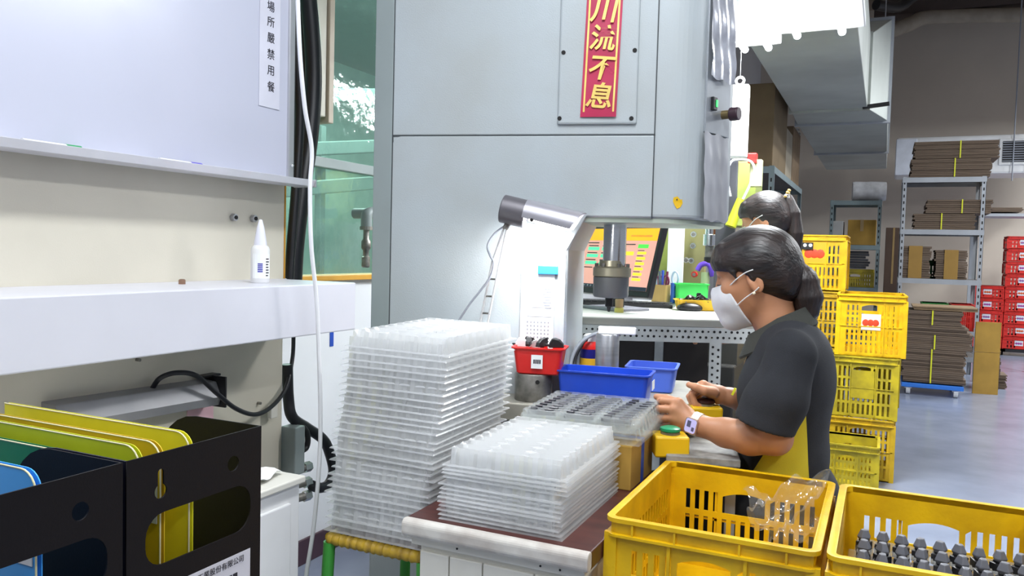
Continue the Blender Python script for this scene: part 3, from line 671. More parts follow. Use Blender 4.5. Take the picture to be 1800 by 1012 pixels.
# ------------------------------------------------------------------ clipboard and calendar on the column
cl = thing('calendar_sheet', 'white calendar sheet under a blue clip on the press column', 'calendar', PO, PRZ)
a_, b_ = pl(917, 470, -0.006), pl(972, 600, -0.006)
MB().box(a_.x, b_.x, -0.0075, -0.0045, b_.z - 0.02, a_.z).build('sheet', K['paper'], cl)
sa, sb = pl(946, 466, -0.01), pl(981, 482, -0.01)
MB().box(sa.x, sb.x, -0.016, -0.006, sb.z - 0.001, sa.z).build('blue_clip', mat('clip_blue', '2a86d8', 0.4), cl, bevel=0.002)
zc = lambda py: pl(945, py, -0.006).z
for py in (496, 540, 556):
    MB().box(a_.x + 0.02, b_.x - 0.006, -0.0081, -0.0074, zc(py) - 0.0006, zc(py) + 0.0006).build('rule', K['inkg'], cl)
for r_ in range(5):
    for c_ in range(7):
        x_ = a_.x + 0.022 + c_ * (b_.x - a_.x - 0.032) / 6.5; z_ = zc(566) - r_ * 0.011
        MB().box(x_ - 0.002, x_ + 0.002, -0.0081, -0.0074, z_ - 0.0025, z_ + 0.0025).build('date_mark', K['inkg'], cl)
for r_ in range(9):
    z_ = zc(503) - r_ * 0.008; MB().box(b_.x - 0.034 + 0.004 * (r_ % 3), b_.x - 0.008 - 0.003 * (r_ % 2), -0.0081, -0.0074, z_, z_ + 0.003).build('print_line', K['inkg'], cl)

# ------------------------------------------------------------------ things on the press table
def bin_(name, label, cat, m, w, d, h, loc, rz, group=None, taper=0.86, card=None):
    t = thing(name, label, cat, loc, rz, group)
    R_ = lambda ww, dd, z, r: [Vector((x, y, z)) for x, y in rrect(-ww / 2, ww / 2, -dd / 2, dd / 2, r)]
    rr = 0.014; th = 0.0025; k = taper
    MB().loft([R_(w * k - 0.01, d * k - 0.01, 0.0, rr * .7), R_(w * k, d * k, 0.004, rr), R_(w - 0.012, d - 0.012, h - 0.004, rr), R_(w, d, h - 0.004, rr * 1.2), R_(w, d, h, rr * 1.2),
               R_(w - 0.016, d - 0.016, h, rr), R_(w * k - 2 * th, d * k - 2 * th, 0.006, rr * .9)]).build('body', m, t, smooth='auto')
    if card:
        a = MB().box(-card / 2, card / 2, -d / 2 * (k + 1) / 2 - 0.004, -d / 2 * (k + 1) / 2 - 0.002, h * .25, h * .75).build('card', K['paper'], t)
        a.rotation_euler = (0, 0, 0)
        for q_ in range(4): MB().box(-card * .3 + q_ * card * .17, -card * .18 + q_ * card * .17, -d / 2 * (k + 1) / 2 - 0.0046, -d / 2 * (k + 1) / 2 - 0.0039, h * .43, h * .58).build('print_mark', K['ink'], a)
    return t
def PW(px, py, yl): return PM @ pl(px, py, yl)
blk = PW(937, 702, -0.075); bt = pl(937, 654, -0.075).z
s = thing('steel_riser', 'round dull steel riser block under the red bin', 'block', (blk.x, blk.y, TZ), PRZ)
rr_ = (pl(970, 680, -.075).x - pl(905, 680, -.075).x) / 2
MB().lathe([(rr_ * .97, 0), (rr_, 0.004), (rr_, bt - TZ - 0.004), (rr_ * .96, bt - TZ)], n=32).build('body', K['dsteel'], s, smooth='auto')
MB().cyl((0.02, -rr_ * .95, (bt - TZ) * .75), (0.02, -rr_ * .99, (bt - TZ) * .75), 0.006, n=12).build('hole', K['hole'], s)
rbw = pl(995, 608, -.075).x - pl(902, 608, -.075).x; rbh = pl(948, 608, -.075).z - bt
c_ = PW(949, 640, -0.075)
rb = bin_('parts_bin', 'small red plastic parts bin with a printed card', 'bin', K['red'], rbw, 0.11, rbh, (c_.x, c_.y, bt), PRZ, 'parts bins', 0.80, 0.032)
for k in range(9):
    t_ = thing('plastic_clip', 'small %s plastic clip piled in the red bin' % ('black' if k % 3 else 'white'), 'clip', (c_.x - 0.055 + 0.014 * k, c_.y + 0.025 * math.sin(k * 2.1), bt + rbh - 0.006 + 0.004 * (k % 3)), PRZ + k * 47, 'clips in the red bin')
    MB().prism([(-0.022, 0), (0.022, 0), (0.018, 0.012), (0.006, 0.022), (-0.012, 0.026), (-0.02, 0.012)], -0.007, 0.007, 'y').build('body', K['black'] if k % 3 else K['white'], t_, bevel=0.002)
    MB().box(-0.03, -0.012, -0.004, 0.004, 0.004, 0.010).build('tab', K['black'], t_, bevel=0.001)
# blue bins
bz = TZ
b0, b1 = pl(980, 655, -0.07), pl(1150, 668, -0.07)
c_ = PW(1064, 690, -0.07); bh = pl(1064, 655, -0.125).z - TZ
bb = bin_('parts_bin', 'long blue plastic parts bin on the press table', 'bin', K['blue'], (b1.x - b0.x) * 0.98, 0.13, max(0.07, bh), (c_.x, c_.y, TZ), PRZ - 6, 'parts bins', 0.88)
MB().box((b1.x - b0.x) * .488, (b1.x - b0.x) * .494, -0.022, 0.022, 0.05, 0.075).build('card', K['paper'], bb)
for k in range(3):
    tg = thing('brass_pin', 'small brass spring pin lying in the long blue bin', 'pin', (c_.x - 0.02 + 0.02 * k, c_.y - .01 + 0.012 * k, TZ + 0.012), 40 * k, 'pins in the blue bin')
    MB().cyl((-0.015, 0, 0), (0.015, 0, 0), 0.004, n=10).build('shaft', K['gold'], tg); MB().cyl((0.013, 0, 0), (0.017, 0, 0), 0.006, n=10).build('head', K['gold'], tg)
c_ = PW(1146, 690, 0.22); bw2 = pl(1187, 640, .22).x - pl(1096, 640, .22).x
b2h = pl(1140, 640, 0.22).z - TZ
bb2 = bin_('parts_bin', 'pale blue plastic parts bin behind the long blue bin', 'bin', K['lblue'], bw2, 0.16, b2h, (c_.x, c_.y, TZ), PRZ - 4, 'parts bins', 0.82)
# anvil cylinder with a white arm, spray can, cables
c_ = PW(1066, 660, 0.13); ar = 0.036; azt = pl(1066, 586, 0.13).z
an = thing('anvil_post', 'polished steel anvil post with a white cap arm under the ram', 'post', (c_.x, c_.y, TZ), PRZ)
MB().lathe([(ar, 0), (ar, azt - TZ - 0.004), (ar * .94, azt - TZ)], n=32).build('post', K['steel'], an, smooth='auto')
MB().box(-ar * .8, 0.085, -0.014, 0.014, azt - TZ, azt - TZ + 0.022).build('cap_arm', K['white'], an, bevel=0.004)
c_ = PW(1036, 660, 0.20); 
sc_ = thing('spray_can', 'blue and yellow spray can behind the steel post', 'spray can', (c_.x, c_.y, TZ), PRZ)
zt_ = pl(1036, 586, 0.20).z - TZ
MB().lathe([(0.030, 0), (0.032, 0.004), (0.032, zt_ * .72)], n=24).build('body', mat('can_navy', '2c2a86', 0.3, 0.4), sc_, smooth='auto')
MB().lathe([(0.0325, zt_ * .3), (0.0325, zt_ * .55)], n=24).build('label_band', mat('can_yellow', 'd9a826', 0.4), sc_, smooth='auto')
MB().lathe([(0.0325, zt_ * .72), (0.0325, zt_ * .8), (0.026, zt_ * .86)], n=24).build('red_band', K['red'], sc_, smooth='auto')
MB().lathe([(0.022, zt_ * .86), (0.022, zt_ * .97), (0.012, zt_)], n=20).build('cap', K['white'], sc_, smooth='auto')
for k in range(5):
    o_ = 0.010 * k
    pts = [PW(1002 + 6 * k, 655, 0.10 + 0.035 * k), PW(1005 + 6 * k, 630, 0.12 + 0.035 * k), PW(1018 + 5 * k, 605, 0.14 + 0.035 * k), PW(1038 + 3 * k, 590 + k, 0.16 + 0.035 * k), PW(1062, 583 + 2 * k, 0.22 + 0.035 * k)]
    tag(MB().tube(smooth_path(pts, 6), 0.006, 8).build('signal_cable', mat('cable_grey_%d' % k, ('8f949c', '2a2a2e', '9aa0a8', '6d7178', '333338')[k], 0.4), smooth=True),
        ['pale grey cable arching nearest the red bin', 'black cable arching second from the red bin', 'light grey cable in the middle of the arching bundle', 'mid grey cable arching beside the spray can', 'charcoal cable arching closest to the steel post'][k], 'cable', 'cables beside the steel post')
# two-hand push buttons
def pushbox(px, py, d, m, label, rz, tz):
    q = at(px, py, d=d); t = thing('push_button_box', label, 'push button', (q.x, q.y, tz), rz, 'two-hand push buttons')
    h = q.z - tz
    MB().box(-0.042, 0.042, -0.038, 0.038, h - 0.052, h).build('yellow_cover', K['ylw'], t, bevel=0.005)
    MB().box(-0.040, 0.040, -0.036, 0.036, 0, h - 0.052).build('black_base', K['black'], t, bevel=0.003)
    MB().lathe([(0.024, h), (0.024, h + 0.006)], n=20).build('collar', K['dsteel'], t, smooth='auto')
    MB().lathe([(0.022, h + 0.006), (0.025, h + 0.009), (0.025, h + 0.015), (0.018, h + 0.018)], n=24).build('button', m, t, smooth='auto')
pt = thing('button_bench', 'narrow grey bench carrying the two push buttons before the press', 'bench', (-0.42, 2.03, 0), PRZ)
BZ = 0.765
MB().box(-0.07, 0.105, -0.12, 0.19, BZ - 0.02, BZ).build('bench_top', mat('worn_grey_top', '8c8a86', 0.5, var=0.25, scale=30), pt, bevel=0.003)
for sx in (-0.05, 0.085):
    for sy in (-0.10, 0.17): MB().box(sx - 0.012, sx + 0.012, sy - 0.012, sy + 0.012, 0, BZ - 0.02).build('leg', K['rack'], pt)
pushbox(1178, 762, 1.98, K['btn'], 'yellow push button box with a green button nearer the crates', 24, BZ)
pushbox(1240, 712, 2.22, mat('dark_button', '3a1a18', 0.4), 'yellow push button box with a dark button beyond the other', 22, BZ)
# ------------------------------------------------------------------ computer desk behind the press
DZ = 1.02; DO = Vector((-1.06, 2.665, 0)); DRZ = 25.7
DM = Matrix.Translation(DO) @ Matrix.Rotation(RAD(DRZ), 4, 'Z'); DI = DM.inverted()
def dl(px, py, yl):
    o = DI @ Vector((0, 0, CAMZ)); r = DI.to_3x3() @ ray(px, py); return o + r * ((yl - o.y) / r.y)
def DT(px, py): return at(px, py, Z=DZ)
desk = thing('slotted_angle_desk', 'white topped desk on a perforated slotted angle frame', 'desk', DO, DRZ)
DW = 0.82; DD = 1.05
MB().box(0, DW, 0, DD, DZ - 0.03, DZ).build('desk_top', mat('white_laminate', 'dcdcd6', 0.4), desk, bevel=0.003)
MB().box(0, DW, -0.004, 0.0, DZ - 0.028, DZ - 0.005).build('edge_strip', mat('grey_edge', 'a9a79d', 0.5), desk)
for nm, bx in (('front_rail', (0.0, DW, -0.003, 0.0, DZ - 0.085, DZ - 0.03)), ('rear_rail', (0, DW, DD, DD + 0.003, DZ - 0.085, DZ - 0.03))):
    MB().box(*bx).build(nm, K['slot'], desk)
lx = [0.03, 0, dl(1258, 600, 0).x, DW - 0.02]
for x_ in (0.03, lx[2]):
    for y_ in (-0.003, DD - 0.03): MB().box(x_ - 0.022, x_ + 0.022, y_, y_ + 0.003, 0, DZ - 0.085).box(x_ + 0.019, x_ + 0.022, y_, y_ + 0.03, 0, DZ - 0.085).build('leg', K['slot'], desk)
MB().box(0.0, DW, DD - 0.02, DD, 0.05, DZ - 0.1).build('back_board', mat('dark_back_board', '3a3431', 0.7), desk)
hm = MB()
for i in range(64):
    for j, zz_ in enumerate((DZ - 0.045, DZ - 0.066)):
        x_ = DW - 0.02 - i * 0.021 - (0.008 if j else 0)
        if x_ > 0.02: hm.cyl((x_, -0.0032, zz_), (x_, -0.0042, zz_), 0.0048 if (i + j) % 3 else 0.0034, n=8)
for i in range(34):
    for dx in (-0.010, 0.010):
        z_ = DZ - 0.1 - i * 0.025 - (0.01 if dx > 0 else 0); hm.cyl((lx[2] + dx, -0.0032, z_), (lx[2] + dx, -0.0042, z_), 0.0045, n=8)
tag(hm.build('slot_holes', K['hole'], desk), kind='stuff')
# monitor
mp_ = at(1001, 512, d=3.42); 
mo = thing('monitor', 'black computer monitor showing a pink and orange control screen', 'monitor', (mp_.x, mp_.y, DZ), -30)
TB = Matrix.Translation((0, 0, mp_.z - DZ)) @ Matrix.Rotation(RAD(-15), 4, 'X')
MW, MH = 0.47, 0.295
MB().box(0, MW, 0, 0.03, 0, MH, TB).build('casing', K['black'], mo, bevel=0.006)
scr = MB().box(0.016, MW - 0.016, -0.001, 0.002, 0.026, MH - 0.016, TB).build('screen', glow('screen_pink', 'd79c8c', 0.75), mo)
def ui(u0, u1, v0, v1, m, nm='screen_field'):
    sw_, sh_ = MW - 0.032, MH - 0.042
    MB().box(0.016 + u0 * sw_, 0.016 + u1 * sw_, -0.0018, -0.0008, 0.026 + v0 * sh_, 0.026 + v1 * sh_, TB).build(nm, m, scr)
so, sg, sy, sdk, sgr = glow('ui_orange', 'f5a80e', .9), glow('ui_mint', '55d8a0', .8), glow('ui_yellow', 'e8dc30', .8), glow('ui_navy', '1b2436', .4), glow('ui_green', '50d848', .8)
ui(0, 1, 0.80, 1, so, 'title_bar'); ui(0, 1, 0, 0.06, sdk, 'task_bar')
for c_i in range(2):
    for r_i in range(3):
        ui(.10 + c_i * .2, .26 + c_i * .2, .63 - r_i * .12, .685 - r_i * .12, sg); ui(.10 + c_i * .2, .24 + c_i * .2, .70 - r_i * .12, .715 - r_i * .12, K['ink'], 'screen_text')
ui(.78, .91, .68, .74, sgr); ui(.63, .74, .56, .62, sy)
for r_i in range(6): ui(.79, .90, .58 - r_i * .085, .62 - r_i * .085, sy); ui(.79, .87, .635 - r_i * .085, .645 - r_i * .085, K['ink'], 'screen_text')
ui(.08, .24, .75, .765, K['ink'], 'screen_text'); ui(.60, .74, .73, .745, K['ink'], 'screen_text'); ui(.66, .93, .86, .89, K['inkg'], 'screen_text'); ui(.10, .22, .33, .345, K['ink'], 'screen_text')
for k in range(7): ui(.02 + k * .045, .045 + k * .045, .015, .045, K['paper'], 'task_icon')
MB().box(MW / 2 - 0.03, MW / 2 + 0.03, 0.05, 0.075, 0.004, 0.16).build('stand_neck', K['black'], mo, bevel=0.003)
MB().box(MW / 2 - 0.11, MW / 2 + 0.11, -0.04, 0.14, 0, 0.012).build('stand_base', mat('grey_plastic', '77777f', 0.4), mo, bevel=0.004)
# keyboard and mouse
ka, kb2 = DT(1185, 541), DT(1010, 533)
kbd = thing('keyboard', 'black keyboard lying before the monitor', 'keyboard', ((ka.x + kb2.x) / 2, (ka.y + kb2.y) / 2, DZ), math.degrees(math.atan2(ka.y - kb2.y, ka.x - kb2.x)))
KL = (ka - kb2).length
MB().box(-KL / 2, KL / 2, -0.065, 0.065, 0, 0.016).build('body', K['black'], kbd, bevel=0.004)
for r_i in range(5):
    for c_i in range(16):
        x_ = -KL / 2 + 0.012 + c_i * (KL - 0.024) / 16; MB().box(x_, x_ + (KL - .024) / 16 - 0.003, -0.056 + r_i * 0.0225, -0.037 + r_i * 0.0225, 0.016, 0.021).build('key', K['black'], kbd)
q = DT(1212, 546); mo2 = thing('mouse', 'black computer mouse beside the keyboard', 'mouse', (q.x, q.y, DZ), 15)
MB().ball((0, 0, 0.012), 0.034, 18, 10, (1.55, .95, .62)).build('shell', K['black'], mo2, smooth=True)
MB().cyl((-0.02, -0.004, 0.034), (-0.02, 0.004, 0.034), 0.007, n=12).build('wheel', K['dsteel'], mo2)
mo2.scale = (1, 1, 1)
# pen cup
q = DT(1161, 534); pc = thing('pen_cup', 'brown cardboard pen cup on the desk', 'cup', (q.x, q.y, DZ), 0)
hcup = at(1161, 500, Y=q.y).z - DZ
MB().loft([[Vector((x, y, z)) for x, y in rrect(-r, r, -r, r, 0.01)] for r, z in ((0.036, 0), (0.037, hcup), (0.034, hcup), (0.033, 0.005))]).build('body', mat('cup_card', 'a58a52', 0.7), pc)
for k, (dx, dy, c, h_) in enumerate(((-0.02, 0, 'd8d8de', .06), (-0.008, 0.01, '5a6a72', .05), (0.006, -0.008, '3a56b8', .055), (0.016, 0.006, '7a2a4a', .05), (-0.014, -0.012, '98b0b8', .045))):
    t_ = thing('pen', ['white', 'slate', 'blue', 'maroon', 'pale teal'][k] + ' pen standing in the brown pen cup', 'pen', (q.x + dx, q.y + dy, DZ + 0.012), 0, 'pens in the cup')
    MB().tube([(0, 0, 0), (dx * .5, dy * .5, hcup + h_ - .02)], 0.0055, 8).build('barrel', mat('pen_%d' % k, c, 0.35), t_, smooth=True)
    MB().tube([(dx * .5, dy * .5, hcup + h_ - .02), (dx * .55, dy * .55, hcup + h_)], 0.0062, 8).build('cap', mat('pencap_%d' % k, c, 0.3, var=.2), t_, smooth=True)
def scissors(q, m, label, h):
    t = thing('scissors', label, 'scissors', q, -20)
    MB().prism([(-0.008, 0), (0.004, -0.02), (0.008, 0.09), (-0.004, 0.10)], -0.001, 0.001, 'y').build('blade', K['chrome'], t)
    for s in (-1, 1): MB().tube([Vector((s * 0.017 + 0.015 * math.cos(a), 0, 0.10 + h + 0.026 * math.sin(a))) for a in [2 * math.pi * k / 16 for k in range(17)]], 0.0045, 8, False).build('handle_loop', m, t, smooth=True)
    return t
scissors((q.x + 0.004, q.y + 0.016, DZ + 0.006), mat('maroon_grip', '7a2148', 0.35), 'scissors with maroon handles standing in the pen cup', 0.0)
t = thing('cable_cutter', 'blue handled snips leaning beside the pen cup', 'snips', (q.x + 0.055, q.y - 0.004, DZ), -20)
MB().tube(smooth_path([(0, 0, 0.0), (0.004, 0, 0.05), (0.002, 0, 0.10)], 5), 0.012, 10).build('sheath', mat('snip_blue', '3468c8', 0.35), t, smooth=True)
MB().tube([Vector((0.012 + 0.017 * math.cos(a), 0, 0.122 + 0.03 * math.sin(a))) for a in [2 * math.pi * k / 18 for k in range(19)]], 0.0045, 8, False).build('handle_loop', mat('snip_pale', 'aebfd8', 0.35), t, smooth=True)
# green and yellow bins with black parts
q = at(1214, 520, Y=3.66)
gbn = bin_('parts_bin', 'bright green parts bin behind the yellow one on the desk', 'bin', mat('bright_green', '43c85a', 0.4), 0.155, 0.12, 0.10, (q.x, 3.66, DZ), 22, 'parts bins', .9)
q = DT(1224, 545)
ybn = bin_('parts_bin', 'shallow yellow parts bin heaped with black clips', 'bin', K['ylw'], 0.185, 0.11, 0.045, (q.x, q.y, DZ), 22, 'parts bins', .85)
random.seed(3)
for k in range(26):
    a = random.uniform(-0.06, 0.06); b = random.uniform(-0.035, 0.035); z_ = 0.03 + 0.038 * (1 - abs(a) / 0.075) * random.uniform(.3, 1)
    o = MB().prism([(-0.014, -0.005), (0.0, -0.010), (0.014, -0.002), (0.010, 0.008), (-0.006, 0.010)], -0.005, 0.005, 'y').build('black_clip', K['black'], bevel=0.001)
    o.location = (q.x + a, q.y + b, DZ + z_); o.rotation_euler = (random.uniform(-1.5, 1.5), random.uniform(-1.5, 1.5), random.uniform(0, 6))
    tag(o, 'small black plastic clip heaped in the shallow yellow bin', 'clip', 'clips in the yellow bin')
q = DT(1088, 549)
wp = thing('sample_plug', 'small tan plug on a yellow foot at the desk edge', 'plug', (q.x, q.y, DZ))
MB().lathe([(0.018, 0), (0.018, 0.016), (0.013, 0.020)], n=16).build('foot', mat('pale_yellow', 'c9bd60', .5), wp, smooth='auto')
MB().lathe([(0.015, 0.020), (0.016, 0.05), (0.014, 0.052)], n=16).build('plug', mat('tan_plug', 'a98a62', .6), wp, smooth='auto')

# ================================================================== trays, cabinet, carton, crates
def tray_mesh(W, D, H, rows, cols, name):
    """a thermoformed tray: flange, ribbed wall, deck with oval pockets"""
    wl = 0.006
    def axis(L, n, fl):
        return [-L / 2, -L / 2 + 0.002, -L / 2 + fl, -L / 2 + fl + wl] + [-L / 2 + fl + wl + (L - 2 * fl - 2 * wl) * k / n for k in range(1, n)] + [L / 2 - fl - wl, L / 2 - fl, L / 2 - 0.002, L / 2]
    flx, fly = 0.011, 0.004
    xs = axis(W, cols * 8, flx); ys = axis(D, rows * 6, fly)
    vs = []; fs = []
    for j, y in enumerate(ys):
        for i, x in enumerate(xs):
            ex = min(i, len(xs) - 1 - i); ey = min(j, len(ys) - 1 - j); e = min(ex, ey)
            X, Y = x, y
            if e == 0: z = -0.003
            elif e <= 2:
                z = 0.0
                if e == 2:
                    rib = 0.004 if (int((y + 1) / 0.018) if ex <= ey else int((x + 1) / 0.018)) % 2 else 0
                    if ex == 2 and ey > 2: X -= math.copysign(rib, x)
                    if ey == 2 and ex > 2: Y -= math.copysign(rib, y)
            else:
                z = H
                if e == 3:
                    rib = 0.004 if (int((y + 1) / 0.018) if ex <= ey else int((x + 1) / 0.018)) % 2 else 0
                    if ex == 3 and ey > 3: X -= math.copysign(rib, x)
                    if ey == 3 and ex > 3: Y -= math.copysign(rib, y)
                else:
                    u = (x + W / 2 - flx - wl) / (W - 2 * flx - 2 * wl) * cols; v = (y + D / 2 - fly - wl) / (D - 2 * fly - 2 * wl) * rows
                    fu, fv = u - math.floor(u) - .5, v - math.floor(v) - .5
                    q = (abs(fu) / .40) ** 4 + (abs(fv) / .36) ** 4
                    z = H - (0.55 * H if q < 1 else (0.25 * H if q < 1.5 else 0))
            vs.append((X, Y, z))
    nx = len(xs)
    for j in range(len(ys) - 1):
        for i in range(nx - 1): fs.append((j * nx + i, j * nx + i + 1, (j + 1) * nx + i + 1, (j + 1) * nx + i))
    me = bpy.data.meshes.new(name); me.from_pydata(vs, [], fs); me.materials.append(K['pet']); return me
ORD = ['first', 'second', 'third', 'fourth', 'fifth', 'sixth', 'seventh', 'eighth', 'ninth', 'tenth', 'eleventh', 'twelfth', 'thirteenth', 'fourteenth', 'fifteenth', 'sixteenth', 'seventeenth', 'eighteenth', 'nineteenth', 'twentieth', 'twenty-first', 'twenty-second', 'twenty-third', 'twenty-fourth', 'twenty-fifth', 'twenty-sixth', 'twenty-seventh', 'twenty-eighth', 'twenty-ninth', 'thirtieth']
TW, TD = 0.27, 0.365
tme = tray_mesh(TW, TD, 0.034, 9, 3, 'blister_tray')
def tray(loc, rz, label, group, rx=0, ry=0, me=None):
    o = bpy.data.objects.new('blister_tray', me or tme); col.objects.link(o); o.location = loc; o.rotation_euler = (RAD(rx), RAD(ry), RAD(rz)); return tag(o, label, 'tray', group)
random.seed(11)
CZ = 0.70
cab = thing('tray_cabinet', 'low cream cabinet with dark red top and rounded white front edge', 'cabinet', (-0.865, 1.36, 0))
CWd, CDp = 0.40, 0.595
MB().box(0.03, CWd - 0.03, 0.02, CDp, 0, CZ - 0.05).build('body', K['cream'], cab, bevel=0.004)
MB().box(0.012, CWd - 0.012, 0.012, CDp, CZ - 0.055, CZ - 0.035).build('top_frame', K['cream'], cab, bevel=0.003)
MB().box(0.0, CWd, 0.012, CDp, CZ - 0.035, CZ).build('cabinet_top', K['woodtop'], cab, bevel=0.003)
MB().prism(rrect(-0.014, 0.014, CZ - 0.0355, CZ + 0.0015, 0.012), 0.0, CWd, 'x', Matrix(((1, 0, 0, 0), (0, 1, 0, 0.006), (0, 0, 1, 0), (0, 0, 0, 1)))).build('front_edge', mat('chipped_white_edge', 'd8d4cc', 0.45, c2='b5aca4', scale=18), cab, bevel=0.003)
for k, (a, b) in enumerate(((0.034, 0.10), (0.103, 0.175), (0.178, 0.285), (0.288, 0.366))):
    MB().box(a, b, 0.012, 0.021, 0.05, CZ - 0.065).build('front_panel', K['cream'], cab, bevel=0.002)
for x_ in (0.12, 0.30, 0.34): MB().cyl((x_, 0.0115, CZ - 0.045), (x_, 0.0105, CZ - 0.045), 0.0022, n=8).build('screw', K['hole'], cab)
# short stack on the cabinet
nS = 13
for k in range(nS):
    z_ = CZ + 0.003 + k * 0.0088 + (0.008 if k > 8 else 0)
    top = k == nS - 1
    dx = -0.668 + (0.006 if k > 8 else 0) + random.uniform(-.003, .003); dy = 1.575 + random.uniform(-.003, .003)
    tray((dx, dy, z_), random.uniform(-.7, .7) + (1.2 if k > 8 else 0), 'top clear blister tray of the short stack on the cabinet' if top else 'clear blister tray, %s from the top of the short stack on the cabinet' % ORD[nS - 1 - k], 'trays in the short stack', random.uniform(-.3, .3), random.uniform(-.3, .3))
# tall stack on the stool
SZ = 0.60
nT = 30
for k in range(nT):
    z_ = SZ + 0.004 + k * 0.0146; lean = max(0, k - 6) / nT
    top = k == nT - 1
    tray((-0.998 + 0.035 * lean + random.uniform(-.004, .004), 1.635 + 0.02 * lean + random.uniform(-.004, .004), z_), random.uniform(-1.2, 1.2) + 2.0 * lean, 'top clear blister tray of the tall stack on the stool' if top else 'clear blister tray, %s from the top of the tall stack on the stool' % ORD[nT - 1 - k], 'trays in the tall stack', random.uniform(-.5, .5) + 0.8 * lean, random.uniform(-.5, .5) + 1.6 * lean)
st = thing('stool', 'stool with green legs and a yellow tape wrapped rail under the trays', 'stool', (-1.005, 1.63, 0))
MB().box(-0.115, 0.115, -0.15, 0.15, SZ - 0.02, SZ).build('seat', K['woodtop'], st, bevel=0.004)
for sy in (-0.165, 0.165):
    rl = MB()
    n_ = 40; rl.tube([(-0.125 + 0.25 * i / n_, sy, SZ - 0.022) for i in range(n_ + 1)], [0.0135 + 0.0018 * math.sin(i * 2.3) for i in range(n_ + 1)], 12)
    rl.build('taped_rail', mat('yellow_tape_wrap', 'c9a42a', 0.5, c2='9a7a2c', scale=60, stretch=(1, .2, .2)), st, smooth=True)
for sx in (-0.125, 0.125):
    MB().tube([(sx, -0.165, SZ - 0.022), (sx, 0.165, SZ - 0.022)], 0.013, 12).build('side_rail', K['ylw'], st, smooth=True)
    for sy in (-0.165, 0.165): MB().tube([(sx, sy, SZ - 0.03), (sx * 1.15, sy * 1.1, 0)], 0.014, 12).build('leg', K['green'], st, smooth=True)
# carton behind the short stack, with a filled tray on top
ct = thing('carton', 'brown carton sealed with blue tape behind the short tray stack', 'carton', (-0.655, 1.865, CZ))
MB().box(-0.145, 0.145, -0.095, 0.095, 0, 0.105).build('body', K['cardk'], ct, bevel=0.003)
MB().box(0.1452, 0.1458, -0.012, 0.012, 0.0, 0.105).box(-0.146, 0.1458, -0.012, 0.012, 0.1052, 0.1058).build('blue_tape', K['tape'], ct)
fz = CZ + 0.108
ft = tray_mesh(0.32, 0.30, 0.03, 9, 3, 'filled_tray'); ft.materials[0] = K['petx']
for k in range(3):
    tray((-0.655 + 0.004 * k, 1.905 - 0.003 * k, fz + 0.004 + k * 0.0135), 2 + 1.5 * k, ['lowest', 'middle', 'uppermost'][k] + ' clear tray of grey parts on the brown carton', 'filled trays on the carton', me=ft)
dkp = mat('dark_grey_part', '3c3c44', 0.35, var=.2)
pm = MB().prism(rrect(-0.036, 0.036, -0.009, 0.009, 0.004, 2), 0, 0.014).box(-0.03, -0.012, -0.005, 0.005, 0.014, 0.02).box(0.006, 0.03, -0.006, 0.006, 0.014, 0.018)
p0 = pm.build('grey_part', dkp, bevel=0.0015); first = True
for r_ in range(9):
    for c_i in range(3):
        o = p0 if first else p0.copy()
        if not first: col.objects.link(o)
        first = False
        o.location = (-0.647 - 0.094 + c_i * 0.094, 1.90 - 0.115 + r_ * 0.0288, fz + 0.041); o.rotation_euler = (0, 0, RAD(4 + random.uniform(-3, 3)))
        tag(o, 'dark grey part, %s in the %s column of the filled clear tray' % (ORD[r_], ['first', 'middle', 'last'][c_i]), 'part', 'parts in the filled tray')

